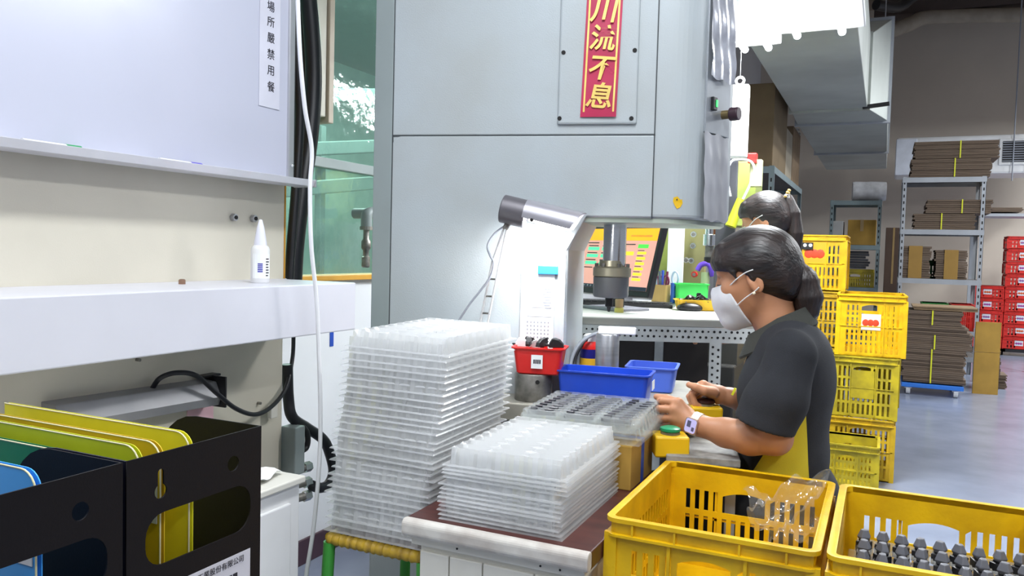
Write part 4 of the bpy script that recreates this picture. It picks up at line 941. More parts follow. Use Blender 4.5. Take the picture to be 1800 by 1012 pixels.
# ------------------------------------------------------------------ crates
def crate(name, label, m, L, W, H, loc, rz, group, card=None, fine=False, rows=3, cols=16, hand=True):
    """L along x (front), W along y; slotted walls with a hand opening front and back"""
    t = thing(name, label, 'crate', loc, rz, group); th = 0.004
    def wall(length, mp, handle, n):
        z0, rim = 0.012, H - 0.038
        ys = [0, 0.02]; rh = (H - 0.046 - 0.02) / rows
        for r in range(rows): ys += [0.02 + (r + 1) * rh - 0.014, 0.02 + (r + 1) * rh]
        ys += [H]
        xs = [0, 0.03]; step = (length - 0.06) / n
        for c in range(n): xs += [0.03 + c * step + step * .52, 0.03 + (c + 1) * step]
        xs[-1] = length - 0.03 - step * .0; xs += [length]
        hc0, hc1 = n * .34, n * .66; warp = {}
        mid = set()
        def hole(i, j):
            if i == 0 or j == 0 or i >= len(xs) - 2 + 0: return False
            c = (i - 1) // 2; isgap = (i - 1) % 2 == 1
            r = (j - 1) // 2; isrow = (j - 1) % 2 == 0
            if r >= rows or not isrow: return False
            if handle and r == rows - 1 and hc0 < c + .5 < hc1: return True
            if handle and r < rows - 1 and r != 0 and False: return False
            return isgap and not (card and abs(c + .5 - n / 2) < n * .18 and r == rows - 2)
        # arch the hand opening
        if handle:
            jt = 1 + 2 * (rows - 1) + 1
            for i in range(1, len(xs) - 1):
                u = ((xs[i] - length / 2) / (length * .16))
                if abs(u) <= 1.05: warp[(i, jt)] = (0, 0.014 * (1 - u * u) - 0.010)
        MB_ = MB().panel(xs, ys, hole, th, mp, warp); return MB_
    wall(L, lambda a, b, n_: (a - L / 2, -W / 2 + n_, b), hand, cols).build('front_wall', m, t)
    wall(L, lambda a, b, n_: (a - L / 2, W / 2 - n_, b), hand, cols).build('back_wall', m, t)
    nc = int(cols * W / L)
    wall(W - 2 * th, lambda a, b, n_: (-L / 2 + n_, a - W / 2 + th, b), False, nc).build('side_wall', m, t)
    wall(W - 2 * th, lambda a, b, n_: (L / 2 - n_, a - W / 2 + th, b), False, nc).build('side_wall', m, t)
    MB().box(-L / 2, L / 2, -W / 2, W / 2, 0, 0.006).build('floor_plate', m, t)
    # rim: rounded lip and skirt
    e = 0.011
    ro = rrect(-L / 2 - e, L / 2 + e, -W / 2 - e, W / 2 + e, 0.022); ri = rrect(-L / 2 + th, L / 2 - th, -W / 2 + th, W / 2 - th, 0.012); rm = rrect(-L / 2 - e * .3, L / 2 + e * .3, -W / 2 - e * .3, W / 2 + e * .3, 0.018)
    V3 = lambda P, z: [Vector((x, y, z)) for x, y in P]
    MB().loft([V3(ri, H - 0.012), V3(ri, H - 0.001), V3(rrect(-L / 2, L / 2, -W / 2, W / 2, 0.016), H + 0.001), V3(ro, H), V3(ro, H - 0.008), V3(rm, H - 0.009), V3(rm, H - 0.030), V3(ro, H - 0.031), V3(ro, H - 0.036), V3(rm, H - 0.037)], caps=False).build('rim', m, t, smooth='auto')
    rb_ = MB()
    for u in (-.38, -.16, .16, .38):
        for s in (-1, 1): rb_.box(u * L - 0.0018, u * L + 0.0018, s * (W / 2 + e * .45) - e * .45, s * (W / 2 + e * .45) + e * .45, H - 0.031, H - 0.009)
    for u in (-.4, -.2, 0, .2, .4):
        for s in (-1, 1): rb_.box(s * (L / 2 + e * .45) - e * .45, s * (L / 2 + e * .45) + e * .45, u * W - 0.0018, u * W + 0.0018, H - 0.031, H - 0.009)
    for s in (-1, 1):
        for u in (-1, 1): rb_.box(u * L / 2 - 0.012, u * L / 2 + 0.012, s * (W / 2) - 0.005, s * W / 2 + 0.005, 0, H - 0.03)
        for u in (-.19, .19): rb_.box(u * L - 0.003, u * L + 0.003, s * (W / 2 + 0.003) - 0.003, s * (W / 2 + 0.003) + 0.003, 0.01, H - 0.03)
        rb_.box(-L / 2, L / 2, s * (W / 2 + 0.0025) - 0.0025, s * (W / 2 + 0.0025) + 0.0025, H * .48, H * .48 + 0.005)
    tag(rb_.build('ribs', m, t), kind='stuff')
    if card:
        cm, cw_, ch_, cz_ = card[:4]; a = MB().box(-cw_ / 2, cw_ / 2, -W / 2 - 0.003, -W / 2 - 0.0005, cz_, cz_ + ch_).build('card', cm, t)
        if len(card) > 4:
            for q_ in range(3): MB().ball((-cw_ * .28 + q_ * cw_ * .26, -W / 2 - 0.003, cz_ + ch_ * .45), ch_ * .2, 8, 6, (1.0, .1, 1.1)).build('print_mark', card[4], a)
    return t
RZ_ = 0.75; ch = 0.25
gA = 'yellow crates in front'
def stackbase(cx, cy, nm):
    for k in (0, 1): dup(CB, (cx, cy, k * ch), 0, 'yellow slotted crate %s under the %s' % (('on the floor', 'second from the floor')[k], nm), gA)
L_, W_ = 0.362, 0.462
cxA, cyA = (-0.473 - 0.081) / 2 + 0.008, (1.428 + 1.917) / 2
CB = crate('slotted_crate', 'open yellow slotted crate with a clear bag hanging over its edge', K['crate'], L_, W_, ch, (cxA, cyA, RZ_ - ch), 0, gA, cols=14)
cxB = -0.068 + L_ / 2 + 0.011
CB2 = dup(CB, (cxB, cyA - 0.004, RZ_ - ch), 0, 'open yellow slotted crate holding a clear tray of grey parts', gA)
stackbase(cxA, cyA, 'crate with the clear bag'); stackbase(cxB, cyA - .004, 'crate with the grey parts')
# clear bag over the edge of the first crate
random.seed(5); n = 30
P00, P10, P11, P01 = at(1302, 862, Z=.755), at(1452, 835, Z=.79), at(1425, 958, Z=.66), at(1345, 950, Z=.66)
P00 = Vector((P00.x, P00.y, .752)); rows = []
for j in range(n + 1):
    row = []
    for i in range(n + 1):
        u, v = i / n, j / n
        p = (P00 * (1 - u) + P10 * u) * (1 - v) + (P01 * (1 - u) + P11 * u) * v
        p = p + Vector((0.010 * math.sin(7 * u + 9 * v), 0.012 * math.sin(11 * u - 6 * v + 1) + 0.008 * math.sin(23 * v + 5 * u), 0.016 * math.sin(5 * u + 3) * (1 - v) + 0.010 * math.sin(13 * u + 17 * v) + 0.006 * math.sin(29 * u - 12 * v)))
        row.append(p)
    rows.append(row)
o = MB().loft(rows, close=False, caps=False).build('plastic_bag', K['film'])
tag(o, 'crumpled clear plastic bag hanging in the open yellow crate', 'bag')
md = o.modifiers.new('sub', 'SUBSURF'); md.levels = 1; md.render_levels = 1
# tray of grey parts in the second crate
tz = RZ_ - 0.115
tB = tray((cxB - 0.0, cyA - 0.03, tz), 0, 'clear tray of grey connectors in the yellow crate', 'trays in the crate', me=tray_mesh(0.335, 0.36, 0.03, 5, 9, 'connector_tray')); tB.data.materials[0] = K['petx']
tag(MB().box(cxB - 0.15, cxB + 0.15, cyA - 0.18, cyA + 0.15, RZ_ - ch + 0.0065, tz - 0.006).build('inner_carton', K['card'], bevel=0.003), 'flat brown carton under the clear connector tray in the crate', 'carton')
kn = thing('grey_connector', 'grey faceted connector standing in the clear crate tray', 'connector', (0, 0, 0), 0, 'connectors in the crate tray')
MB().box(-0.013, 0.013, -0.012, 0.012, 0.0, 0.022).box(-0.009, 0.009, -0.008, 0.008, 0.022, 0.027).build('socket', K['black'], kn, bevel=0.002)
MB().loft([[Vector((x * k, y * k, z)) for x, y in ((-0.012, -0.008), (0.010, -0.011), (0.015, 0.002), (0.002, 0.013), (-0.010, 0.009))] for k, z in ((.80, 0.026), (1.0, 0.031), (.55, 0.046))]).build('cap', mat('knob_grey', '62646c', 0.45), kn, bevel=0.0015)
first = True
for r_ in range(5):
    for c_i in range(9):
        loc = (cxB - 0.137 + c_i * 0.0342, cyA - 0.03 - 0.13 + r_ * 0.066, tz + 0.013 + 0.002)
        lb_ = 'grey faceted connector, %s in the %s row of the crate tray' % (ORD[c_i], ['front', 'second', 'third', 'fourth', 'rear'][r_])
        if first: kn.location = loc; first = False; kn['label'] = lb_
        else: dup(kn, loc, random.uniform(0, 360), lb_)

# ================================================================== people
class SDF:
    """smoothly blended solid on a grid, turned into one continuous surface"""
    def __init__(s, lo, hi, h):
        s.lo = np.array(lo, float); s.h = h; s.n = (np.ceil((np.array(hi) - s.lo) / h).astype(int) + 1)
        s.a = np.full(tuple(s.n), 1e3, np.float32)
    def sub(s, lo, hi):
        i0 = np.clip(np.floor((np.array(lo) - s.lo) / s.h).astype(int), 0, s.n - 1); i1 = np.clip(np.ceil((np.array(hi) - s.lo) / s.h).astype(int) + 1, 1, s.n)
        g = np.meshgrid(*[(s.lo[k] + s.h * np.arange(i0[k], i1[k])).astype(np.float32) for k in range(3)], indexing='ij')
        return tuple(slice(i0[k], i1[k]) for k in range(3)), np.stack(g, -1)
    def put(s, sl, d, k):
        A = s.a[sl]
        if k > 0:
            e = np.maximum(k - np.abs(A - d), 0) / k; s.a[sl] = np.minimum(A, d) - e * e * k * 0.25
        else: s.a[sl] = np.minimum(A, d)
    def cap(s, a, b, ra, rb, k=0.01):
        a = np.array(a, float); b = np.array(b, float); m = max(ra, rb) + k + 3 * s.h
        sl, P = s.sub(np.minimum(a, b) - m, np.maximum(a, b) + m)
        if P.size == 0: return s
        ab = b - a; t = np.clip(((P - a) @ ab) / max(1e-9, ab @ ab), 0, 1)
        s.put(sl, np.linalg.norm(P - (a + t[..., None] * ab), axis=-1) - (ra + (rb - ra) * t), k); return s
    def chain(s, pts, rs, k=0.008):
        for i in range(len(pts) - 1): s.cap(pts[i], pts[i + 1], rs[i], rs[i + 1], k)
        return s
    def _ell(s, c, r, B):
        c = np.array(c, float); r = np.array(r, float); m = r.max() + 0.05
        sl, P = s.sub(c - m, c + m); Q = (P - c) @ np.array(B, float).T if B is not None else P - c
        k0 = np.linalg.norm(Q / r, axis=-1); k1 = np.linalg.norm(Q / (r * r), axis=-1)
        return sl, k0 * (k0 - 1) / np.maximum(k1, 1e-6)
    def ell(s, c, r, B=None, k=0.012):
        sl, d = s._ell(c, r, B); s.put(sl, d, k); return s
    def carve(s, c, r, B=None, k=0.006):
        sl, d = s._ell(c, r, B); d = -d; A = s.a[sl]
        e = np.maximum(k - np.abs(A - d), 0) / k; s.a[sl] = np.maximum(A, d) + e * e * k * 0.25; return s
    def folds(s, amp):
        """soft creases of cloth"""
        X_, Y_, Z_ = [(s.lo[k] + s.h * np.arange(s.n[k])).reshape([-1 if j == k else 1 for j in range(3)]) for k in range(3)]
        rg = random.Random(9); w_ = 0
        for k in range(7):
            fx, fy, fz = rg.uniform(-26, 26), rg.uniform(-18, 18), rg.uniform(-24, 24)
            w_ = w_ + np.sin(fx * X_ + fy * Y_ + fz * Z_ + 1.6 * np.sin(9 * Z_ + 14 * X_ + k) + rg.uniform(0, 6))
        s.a = (s.a + amp * 0.55 * w_).astype(np.float32); return s
    def cut(s, p, nrm):
        g = np.zeros(tuple(s.n), np.float32); nrm = np.array(nrm, float); nrm /= np.linalg.norm(nrm)
        for k in range(3):
            sh = [1, 1, 1]; sh[k] = -1; g += ((s.lo[k] + s.h * np.arange(s.n[k]) - p[k]) * nrm[k]).reshape(sh)
        s.a = np.maximum(s.a, g); return s
    def build(s, name, m, parent=None):
        A = np.pad(s.a, 1, constant_values=1e3); lo = s.lo - s.h; I = A < 0
        n = A.shape; c = np.zeros(tuple(k - 1 for k in n), np.int8)
        for dx in (0, 1):
            for dy in (0, 1):
                for dz in (0, 1): c += I[dx:n[0] - 1 + dx, dy:n[1] - 1 + dy, dz:n[2] - 1 + dz]
        cells = np.argwhere((c > 0) & (c < 8)); ids = np.full(c.shape, -1, np.int32); ids[tuple(cells.T)] = np.arange(len(cells))
        acc = np.zeros((len(cells), 3)); cnt = np.zeros(len(cells))
        cor = [(x, y, z) for x in (0, 1) for y in (0, 1) for z in (0, 1)]
        for p in cor:
            for ax in range(3):
                if p[ax]: continue
                q = list(p); q[ax] = 1
                va = A[tuple((cells + p).T)]; vb = A[tuple((cells + q).T)]; ok = (va < 0) != (vb < 0)
                t = np.where(ok, va / np.where(ok, va - vb, 1), 0); t = np.clip(t, 0, 1)
                pos = np.tile(np.array(p, float), (len(cells), 1)); pos[:, ax] += t
                acc[ok] += pos[ok]; cnt[ok] += 1
        V = (cells + acc / np.maximum(cnt, 1)[:, None]) * s.h + lo
        Fs = []
        for ax in range(3):
            b, d = [(1, 2), (2, 0), (0, 1)][ax]
            sl0 = [slice(1, -1)] * 3; sl0[ax] = slice(0, n[ax] - 1); sl1 = list(sl0); sl1[ax] = slice(1, n[ax])
            E = I[tuple(sl0)] != I[tuple(sl1)]; e = np.argwhere(E)
            off = np.ones(3, int); off[ax] = 0; e = e + off
            inside = I[tuple(e.T)]
            q = []
            for db, dd in ((-1, -1), (0, -1), (0, 0), (-1, 0)):
                w_ = e.copy(); w_[:, b] += db; w_[:, d] += dd; q.append(ids[tuple(w_.T)])
            q = np.stack(q, 1); q[~inside] = q[~inside][:, ::-1]; Fs.append(q)
        Fq = np.concatenate(Fs); Fq = Fq[(Fq >= 0).all(1)]
        me = bpy.data.meshes.new(name); me.vertices.add(len(V)); me.vertices.foreach_set('co', V.astype(np.float32).ravel())
        me.loops.add(Fq.size); me.loops.foreach_set('vertex_index', Fq.astype(np.int32).ravel())
        me.polygons.add(len(Fq)); me.polygons.foreach_set('loop_start', np.arange(0, Fq.size, 4, dtype=np.int32)); me.polygons.foreach_set('loop_total', np.full(len(Fq), 4, np.int32))
        me.update(calc_edges=True); me.validate(); me.materials.append(m)
        me.polygons.foreach_set('use_smooth', [True] * len(me.polygons))
        o = bpy.data.objects.new(name, me); col.objects.link(o)
        sm = o.modifiers.new('soft', 'SMOOTH'); sm.factor = 0.5; sm.iterations = 2
        if parent is not None: o.parent = parent
        return o

def head_frame(Hc, pitch, yaw=0.0):
    f = Matrix.Rotation(RAD(yaw), 3, 'Z') @ Vector((-math.cos(RAD(pitch)), 0, -math.sin(RAD(pitch))))
    l = Matrix.Rotation(RAD(yaw), 3, 'Z') @ Vector((0, -1, 0)); u = l.cross(f) * -1
    u = f.cross(l); u = u if u.z > 0 else -u
    return Vector(Hc), f, u, l
def head_skin(S, fr, s=1.0):
    c, f, u, l = fr; B = np.array([f, l, u]); P = lambda a, b, d: c + f * a * s + l * b * s + u * d * s
    R = lambda *r: tuple(x * s for x in r)
    S.ell(P(0, 0, 0), R(.092, .074, .088), B, .01).ell(P(.035, 0, -.050), R(.062, .060, .072), B, .03)
    S.cap(P(.02, 0, -.085), P(.072, 0, -.112), .046 * s, .022 * s, .03)
    S.ell(P(.080, 0, .004), R(.018, .052, .014), B, .02)                                        # brow
    S.chain([P(.092, 0, -.008), P(.099, 0, -.026), P(.106, 0, -.044)], R(.007, .008, .0105), .014)  # nose
    S.ell(P(.100, .010, -.048), R(.009, .007, .006), B, .008).ell(P(.100, -.010, -.048), R(.009, .007, .006), B, .008)
    S.ell(P(.090, 0, -.078), R(.012, .022, .008), B, .012)                                       # lips
    for e in (-1, 1):
        S.ell(P(.062, e * .042, -.045), R(.026, .020, .024), B, .02)                             # cheek
        S.carve(P(.094, e * .032, -.020), R(.012, .017, .011), B, .010).ell(P(.080, e * .031, -.021), R(.013, .014, .011), B, .004)
        tb = Matrix.Rotation(RAD(14), 3, l) @ Matrix((f, l, u)).transposed(); Bt = np.array(tb.transposed())
        S.ell(P(-.004, e * .074, -.034), R(.018, .0075, .031), Bt, .006)
        S.carve(P(.001, e * .083, -.030), R(.010, .006, .019), Bt, .004).ell(P(.006, e * .076, -.038), R(.005, .005, .009), Bt, .004)
def hair(fr, name, parent, tail, rs, s=1.0, h=0.003):
    c, f, u, l = fr; B = np.array([f, l, u]); P = lambda a, b, d: c + f * a * s + l * b * s + u * d * s; R = lambda *r: tuple(x * s for x in r)
    pts = [Vector(t) for t in tail] + [P(.12, .1, .12), P(-.12, -.1, -.13), P(.12, -.1, .12), P(-.12, .1, -.13)]
    lo = [min(p[k] for p in pts) - .05 for k in range(3)]; hi = [max(p[k] for p in pts) + .05 for k in range(3)]
    S = SDF(lo, hi, h)
    S.ell(P(-.004, 0, .008), R(.105, .086, .098), B, .01).ell(P(.050, 0, .030), R(.060, .078, .056), B, .02).ell(P(-.055, 0, -.035), R(.055, .066, .065), B, .02)
    S.carve(P(.080, 0, -.066), R(.100, .130, .078), B, .006).carve(P(.02, 0, -.13), R(.09, .13, .05), B, .01).carve(P(.040, .085, -.028), R(.030, .024, .030), B, .012).carve(P(.040, -.085, -.028), R(.030, .024, .030), B, .012)
    for e in (-1, 1): S.chain([P(.055, e * .067, .022), P(.046, e * .073, -.002), P(.038, e * .073, -.024)], R(.010, .006, .002), .006)   # side strands
    for k in range(9):
        b = -.056 + .014 * k; S.chain([P(.070, b * .9, .058), P(.100 - b * b * 7, b, .028), P(.102 - b * b * 8, b * 1.04, .020 - .004 * (k % 3))], R(.016, .011, .003), .008)
    cap_ = S.build('hair', K['hair'], parent)
    S = SDF(lo, hi, h); S.chain([Vector(t) for t in tail], rs, .012)
    rnd = random.Random(4)
    for k in range(14):
        a = 2 * math.pi * k / 14; o_ = Vector((math.cos(a), math.sin(a), 0)) 
        S.chain([Vector(t) + o_ * r * .75 for t, r in zip(tail, rs)] + [Vector(tail[-1]) + o_ * .008 + Vector((0, 0, -.018 - .022 * rnd.random()))], [r * .35 for r in rs] + [.002], .004)
    S.build('ponytail', K['hairt'], parent); return cap_
def mask_(fr, parent, m, s=1.0, h=0.0022):
    c, f, u, l = fr; B = np.array([f, l, u]); P = lambda a, b, d: c + f * a * s + l * b * s + u * d * s; R = lambda *r: tuple(x * s for x in r)
    S = SDF([c[k] - .18 for k in range(3)], [c[k] + .16 for k in range(3)], h)
    S.ell(P(.040, 0, -.055), R(.070, .068, .078), B, .03); S.cap(P(.025, 0, -.092), P(.078, 0, -.116), .054 * s, .030 * s, .02)
    S.chain([P(.090, 0, -.028), P(.104, 0, -.050), P(.100, 0, -.080), P(.084, 0, -.110)], R(.010, .014, .018, .026), .03)
    S.ell(P(.078, 0, -.070), R(.034, .052, .040), B, .02)
    S.cut(P(.094, 0, -.030), u + f * 0.10)                                   # top edge
    S.cut(P(.068, 0, -.034), f * -0.95 + u * 0.316)
    o = S.build('face_mask', m, parent)
    for j, z in enumerate((-.058, -.078, -.098)):                             # pleats
        pass
    return o
def tubeo(pts, r, nm, m, par, n=8): return MB().tube(smooth_path(pts, 6), r, n).build(nm, m, par, smooth=True)
def q_(px, py, Y): return at(px, py, Y=Y)

# ---- the seated worker
Y0 = 2.15
pw = thing('person', 'seated worker in a dark polo shirt with yellow sides and a face mask', 'person', (q_(1390, 830, Y0).x, Y0, 0))
pw_off = Matrix.Translation(-Vector(pw.location))
FR = head_frame(q_(1332, 470, Y0), 12, -4)
sk = SDF((-0.62, 1.88, 0.74), (-0.02, 2.50, 1.38), 0.0032)
head_skin(sk, FR, 1.04)
sk.chain([FR[0] - FR[2] * .05 - FR[1] * .028, q_(1362, 565, Y0), q_(1385, 612, Y0)], [.053, .050, .066], .02)
sk.cap(q_(1390, 640, 2.0), q_(1390, 640, 2.30), .05, .05, .03).ell(q_(1383, 690, Y0), (.085, .14, .14), None, .03)
# near arm
Le, Lw = q_(1362, 769, 1.955), q_(1234, 749, 2.005)
sk.chain([q_(1386, 636, 1.99), q_(1368, 705, 1.962), Le], [.050, .046, .040], .015)
sk.chain([Le, q_(1318, 768, 1.962), q_(1275, 760, 1.985), Lw], [.040, .042, .035, .0255], .012)
sk.chain([Lw, q_(1212, 741, 2.01)], [.0255, .026], .012)
def hand_side(S, W, kn, pips, dips, tips, thumb, r=0.0093):
    for i in range(4):
        S.cap(W, kn[i], .021, .0125, .010)
        S.chain([kn[i], pips[i], dips[i], tips[i]], [r * 1.15, r * 1.02, r * .92, r * .8], .0022)
    for i in range(3): S.cap(kn[i], kn[i + 1], .0115, .0115, .006)
    S.chain(thumb, [.016, .0125, .0105, .0085], .004)
Wl = q_(1216, 742, 2.012)
hand_side(sk, Wl, [q_(1193, 707, 2.012), q_(1186, 720, 2.004), q_(1186, 735, 2.004), q_(1190, 749, 2.012)],
          [q_(1165, 704, 2.022), q_(1157, 718, 2.016), q_(1158, 735, 2.016), q_(1166, 751, 2.022)],
          [q_(1160, 706, 2.046), q_(1155, 721, 2.042), q_(1157, 738, 2.040), q_(1166, 753, 2.042)],
          [q_(1172, 710, 2.062), q_(1168, 725, 2.060), q_(1170, 741, 2.058), q_(1178, 754, 2.056)],
          [q_(1212, 728, 2.03), q_(1192, 708, 2.045), q_(1172, 700, 2.055), q_(1154, 697, 2.052)])
# far arm
Re, Rw = q_(1372, 745, 2.40), q_(1284, 698, 2.27)
sk.chain([q_(1390, 650, 2.32), q_(1384, 700, 2.37), Re], [.050, .046, .040], .015).chain([Re, q_(1325, 715, 2.33), Rw], [.040, .036, .0255], .012)
Wr = q_(1262, 693, 2.255); sk.cap(Rw, Wr, .0255, .024, .010)
hand_side(sk, Wr, [q_(1236, 676, 2.215), q_(1232, 678, 2.235), q_(1232, 682, 2.256), q_(1236, 687, 2.275)],
          [q_(1216, 692, 2.205), q_(1212, 697, 2.225), q_(1213, 700, 2.247), q_(1219, 703, 2.266)],
          [q_(1222, 710, 2.205), q_(1219, 714, 2.224), q_(1220, 716, 2.243), q_(1226, 717, 2.260)],
          [q_(1234, 714, 2.212), q_(1232, 718, 2.228), q_(1233, 720, 2.243), q_(1238, 719, 2.257)],
          [q_(1254, 690, 2.222), q_(1238, 686, 2.196), q_(1224, 680, 2.190), q_(1211, 676, 2.194)])
bodyo = sk.build('body', K['skin'], pw)
# shirt torso with yellow side panels
def polo_material():
    m = mat('polo_fabric', '1e2026', 0.85, var=0.12, scale=18, bump=0.25, bscale=500); nt = m.node_tree; N = nt.nodes; L = nt.links
    b = N['Principled BSDF']; old = b.inputs['Base Color'].links[0].from_socket
    tc = N.new('ShaderNodeTexCoord'); sp = N.new('ShaderNodeSeparateXYZ'); L.new(tc.outputs['Object'], sp.inputs[0])
    def mth(op, a, c):
        n_ = N.new('ShaderNodeMath'); n_.operation = op
        for i, v in enumerate((a, c)):
            if isinstance(v, (int, float)): n_.inputs[i].default_value = v
            else: L.new(v, n_.inputs[i])
        return n_.outputs[0]
    A, B_, C_ = q_(1412, 690, 2.0), q_(1325, 825, 2.0), q_(1421, 770, 2.0)
    k = (B_.x - A.x) / (B_.z - A.z)
    left = mth('GREATER_THAN', sp.outputs[0], mth('ADD', mth('MULTIPLY', mth('SUBTRACT', sp.outputs[2], A.z), k), A.x))
    kr = (C_.x - A.x) / (C_.z - A.z) * .5
    right = mth('LESS_THAN', sp.outputs[0], mth('ADD', mth('MULTIPLY', mth('SUBTRACT', sp.outputs[2], A.z), kr), A.x + 0.004))
    mx = N.new('ShaderNodeMix'); mx.data_type = 'RGBA'; L.new(mth('MULTIPLY', left, right), mx.inputs[0]); L.new(old, mx.inputs[6]); mx.inputs[7].default_value = (*lin('d9c832'), 1)
    L.new(mx.outputs[2], b.inputs['Base Color']); return m
POLO = mat('polo_sleeve_fabric', '1e2026', 0.85, var=0.12, scale=18, bump=0.25, bscale=500)
sh_ = SDF((-0.46, 1.9, 0.60), (0.02, 2.42, 1.24), 0.0042)
sh_.ell(q_(1381, 672, Y0), (.112, .165, .165), None, .02).ell(q_(1376, 790, Y0), (.118, .165, .20), None, .05).cap(q_(1389, 622, 2.005), q_(1389, 622, 2.295), .056, .056, .05)
sh_.ell(q_(1415, 640, Y0), (.06, .12, .10), None, .04).cap(q_(1388, 608, 2.11), q_(1388, 608, 2.19), .062, .062, .03)
sh_.ell(q_(1340, 690, 2.08), (.05, .06, .06), None, .05).ell(q_(1340, 690, 2.22), (.05, .06, .06), None, .05)
rn = random.Random(2)
sh_.folds(.0035)
sh_.cut(q_(1380, 862, Y0), (0, 0, -1)); sh_.cut(q_(1345, 556, Y0) + Vector((0, 0, .0)), (-0.62, 0, 0.78))
shirt = sh_.build('shirt', polo_material(), pw)
def sleeve(a, b, e, ra, rb, cutn, Ya):
    S = SDF((-0.46, Ya - .12, 0.80), (-0.05, Ya + .14, 1.16), 0.0035)
    S.chain([a, b, e], [ra, (ra + rb) / 2, rb], .02).folds(.003); S.cut(b + (e - b) * .72, cutn); return S.build('sleeve', POLO, pw)
sl = sleeve(q_(1388, 626, 1.992), q_(1362, 700, 1.962), q_(1336, 765, 1.948), .062, .070, q_(1293, 728, 1.95) * 0 + Vector((-0.28, 0, -1.0)), 1.96)
sleeve(q_(1390, 640, 2.31), q_(1372, 700, 2.36), q_(1345, 760, 2.37), .060, .066, Vector((-0.28, 0, -1)), 2.34)
# chest pocket stripe, collar
st_a, st_b = q_(1287, 694, 2.10), q_(1293, 682, 2.10)
MB().bar(st_a, st_b, 0.004, 0.006).build('pocket_stripe', K['strap'], pw)
cn = []
nk = q_(1372, 582, Y0); 
for (rx, ry, dz, dx, tl) in ((.066, .064, .030, -.002, .034), (.070, .070, .038, -.002, .038), (.090, .100, -.014, .000, .046), (.088, .097, -.020, .000, .046), (.064, .062, .020, -.002, .034)):
    ring = []
    for k in range(36):
        a = 2 * math.pi * k / 36; ca_, sa_ = math.cos(a), math.sin(a)
        fr_ = max(0, -ca_)                                                     # towards the throat
        ring.append(nk + Vector((dx + rx * ca_ * (1.0 + .12 * fr_), ry * sa_, dz + tl * ca_ * .9 - .018 * fr_)))
    cn.append(ring)
MB().loft(cn, caps=False).build('collar', mat('collar_knit', '33342f', 0.85, bump=.3, bscale=300), pw, smooth=True)
# hair, mask, ear loops, earring, hair tie, lashes
hr = hair(FR, 'hair', pw, [q_(1396, 470, Y0), q_(1411, 492, Y0), q_(1420, 522, Y0), q_(1419, 550, Y0)], [.026, .034, .034, .026], 1.04)
mk = mask_(FR, pw, K['mask'], 1.04)
c, f, u, l = FR; HP = lambda a, b, d: c + (f * a + l * b + u * d) * 1.04
for e in (1, -1):
    tubeo([HP(.066, e * .060, -.038), HP(.040, e * .074, -.022), HP(.014, e * .082, -.010), HP(-.006, e * .086, -.006)], .0016, 'ear_loop', K['white'], pw)
    tubeo([HP(.052, e * .060, -.085), HP(.026, e * .072, -.070), HP(.000, e * .080, -.058), HP(-.012, e * .083, -.050)], .0016, 'ear_loop', K['white'], pw)
    MB().ball(HP(.002, e * .083, -.062), .0042, 10, 8).build('earring', mat('pearl', 'efe4c8', 0.25), pw, smooth=True)
    tubeo([HP(.085, e * .040, -.030), HP(.097, e * .034, -.028), HP(.101, e * .024, -.027)], .0016, 'eyelashes', K['hair'], pw)
ht = MB(); tc_ = q_(1394, 468, Y0)
for k in range(14):
    a = 2 * math.pi * k / 14; ht.ball(tc_ + Vector((0.010 * math.sin(a) + .003, .030 * math.cos(a), .030 * math.sin(a))), .0052, 8, 6)
tag(ht.build('hair_tie', mat('pearl_beads', 'd8cba8', .3), pw, smooth=True), kind='stuff')
# watch
wc = q_(1222, 747, 2.0); axw = (Lw - Wl).normalized(); 
up_ = Vector((0, -1, 0)); up_ = (up_ - axw * up_.dot(axw)).normalized(); sdw = axw.cross(up_)
wm = Matrix((axw, sdw, up_)).transposed().to_4x4(); wm.translation = (Lw + Wl) / 2
wt = MB()
band = []
for k in range(25):
    a = 2 * math.pi * k / 24; band.append([wm @ Vector((x, (.0285 + dr) * math.cos(a), (.0275 + dr) * math.sin(a))) for x, dr in ((-.010, 0), (.010, 0), (.010, .002), (-.010, .002))])
wt.loft(band, caps=False)
wo = wt.build('watch_strap', mat('cream_strap', 'd8cfc4', .5), pw, smooth='auto')
cs = MB().prism(rrect(-.017, .017, -.020, .020, .008), .0270, .0360, 'z', wm).build('watch_case', mat('rose_case', 'c9aa9a', .25, .6), wo, bevel=.001)
MB().prism(rrect(-.0145, .0145, -.0175, .0175, .006), .0361, .0364, 'z', wm).build('watch_screen', glow('watch_screen', 'a9a4d2', .55), wo)
MB().prism(rrect(-.010, .000, -.012, .004, .001), .0365, .0367, 'z', wm).prism(rrect(.004, .011, .002, .012, .001), .0365, .0367, 'z', wm).build('screen_widget', mat('widget', '5d5a7c', .4), wo)
# trousers and stool
tr_ = SDF((-0.72, 1.98, 0.0), (0.02, 2.46, 0.80), 0.009)
pv = q_(1383, 850, Y0)
tr_.ell((pv.x, Y0, 0.62), (.135, .175, .14), None, .03)
for e in (-1, 1):
    hipj = Vector((pv.x - .02, Y0 + e * .085, 0.585)); kn_ = Vector((pv.x - .36, Y0 + e * .10, 0.56)); an_ = Vector((pv.x - .30, Y0 + e * .10, 0.10))
    tr_.chain([hipj, kn_], [.088, .062], .03).chain([kn_, an_], [.060, .045], .02)
    shoe = SDF((an_.x - .26, an_.y - .08, 0), (an_.x + .12, an_.y + .08, .16), .006)
    shoe.cap(an_ + Vector((.03, 0, -.055)), an_ + Vector((-.15, 0, -.065)), .042, .036, .02).cap(an_, an_ + Vector((.01, 0, -.04)), .044, .046, .02).cut((0, 0, .004), (0, 0, -1))
    shoe.build('shoe', K['black'], pw)
tr_.build('trousers', K['pants'], pw)
for o in kids(pw): o.matrix_parent_inverse = pw_off
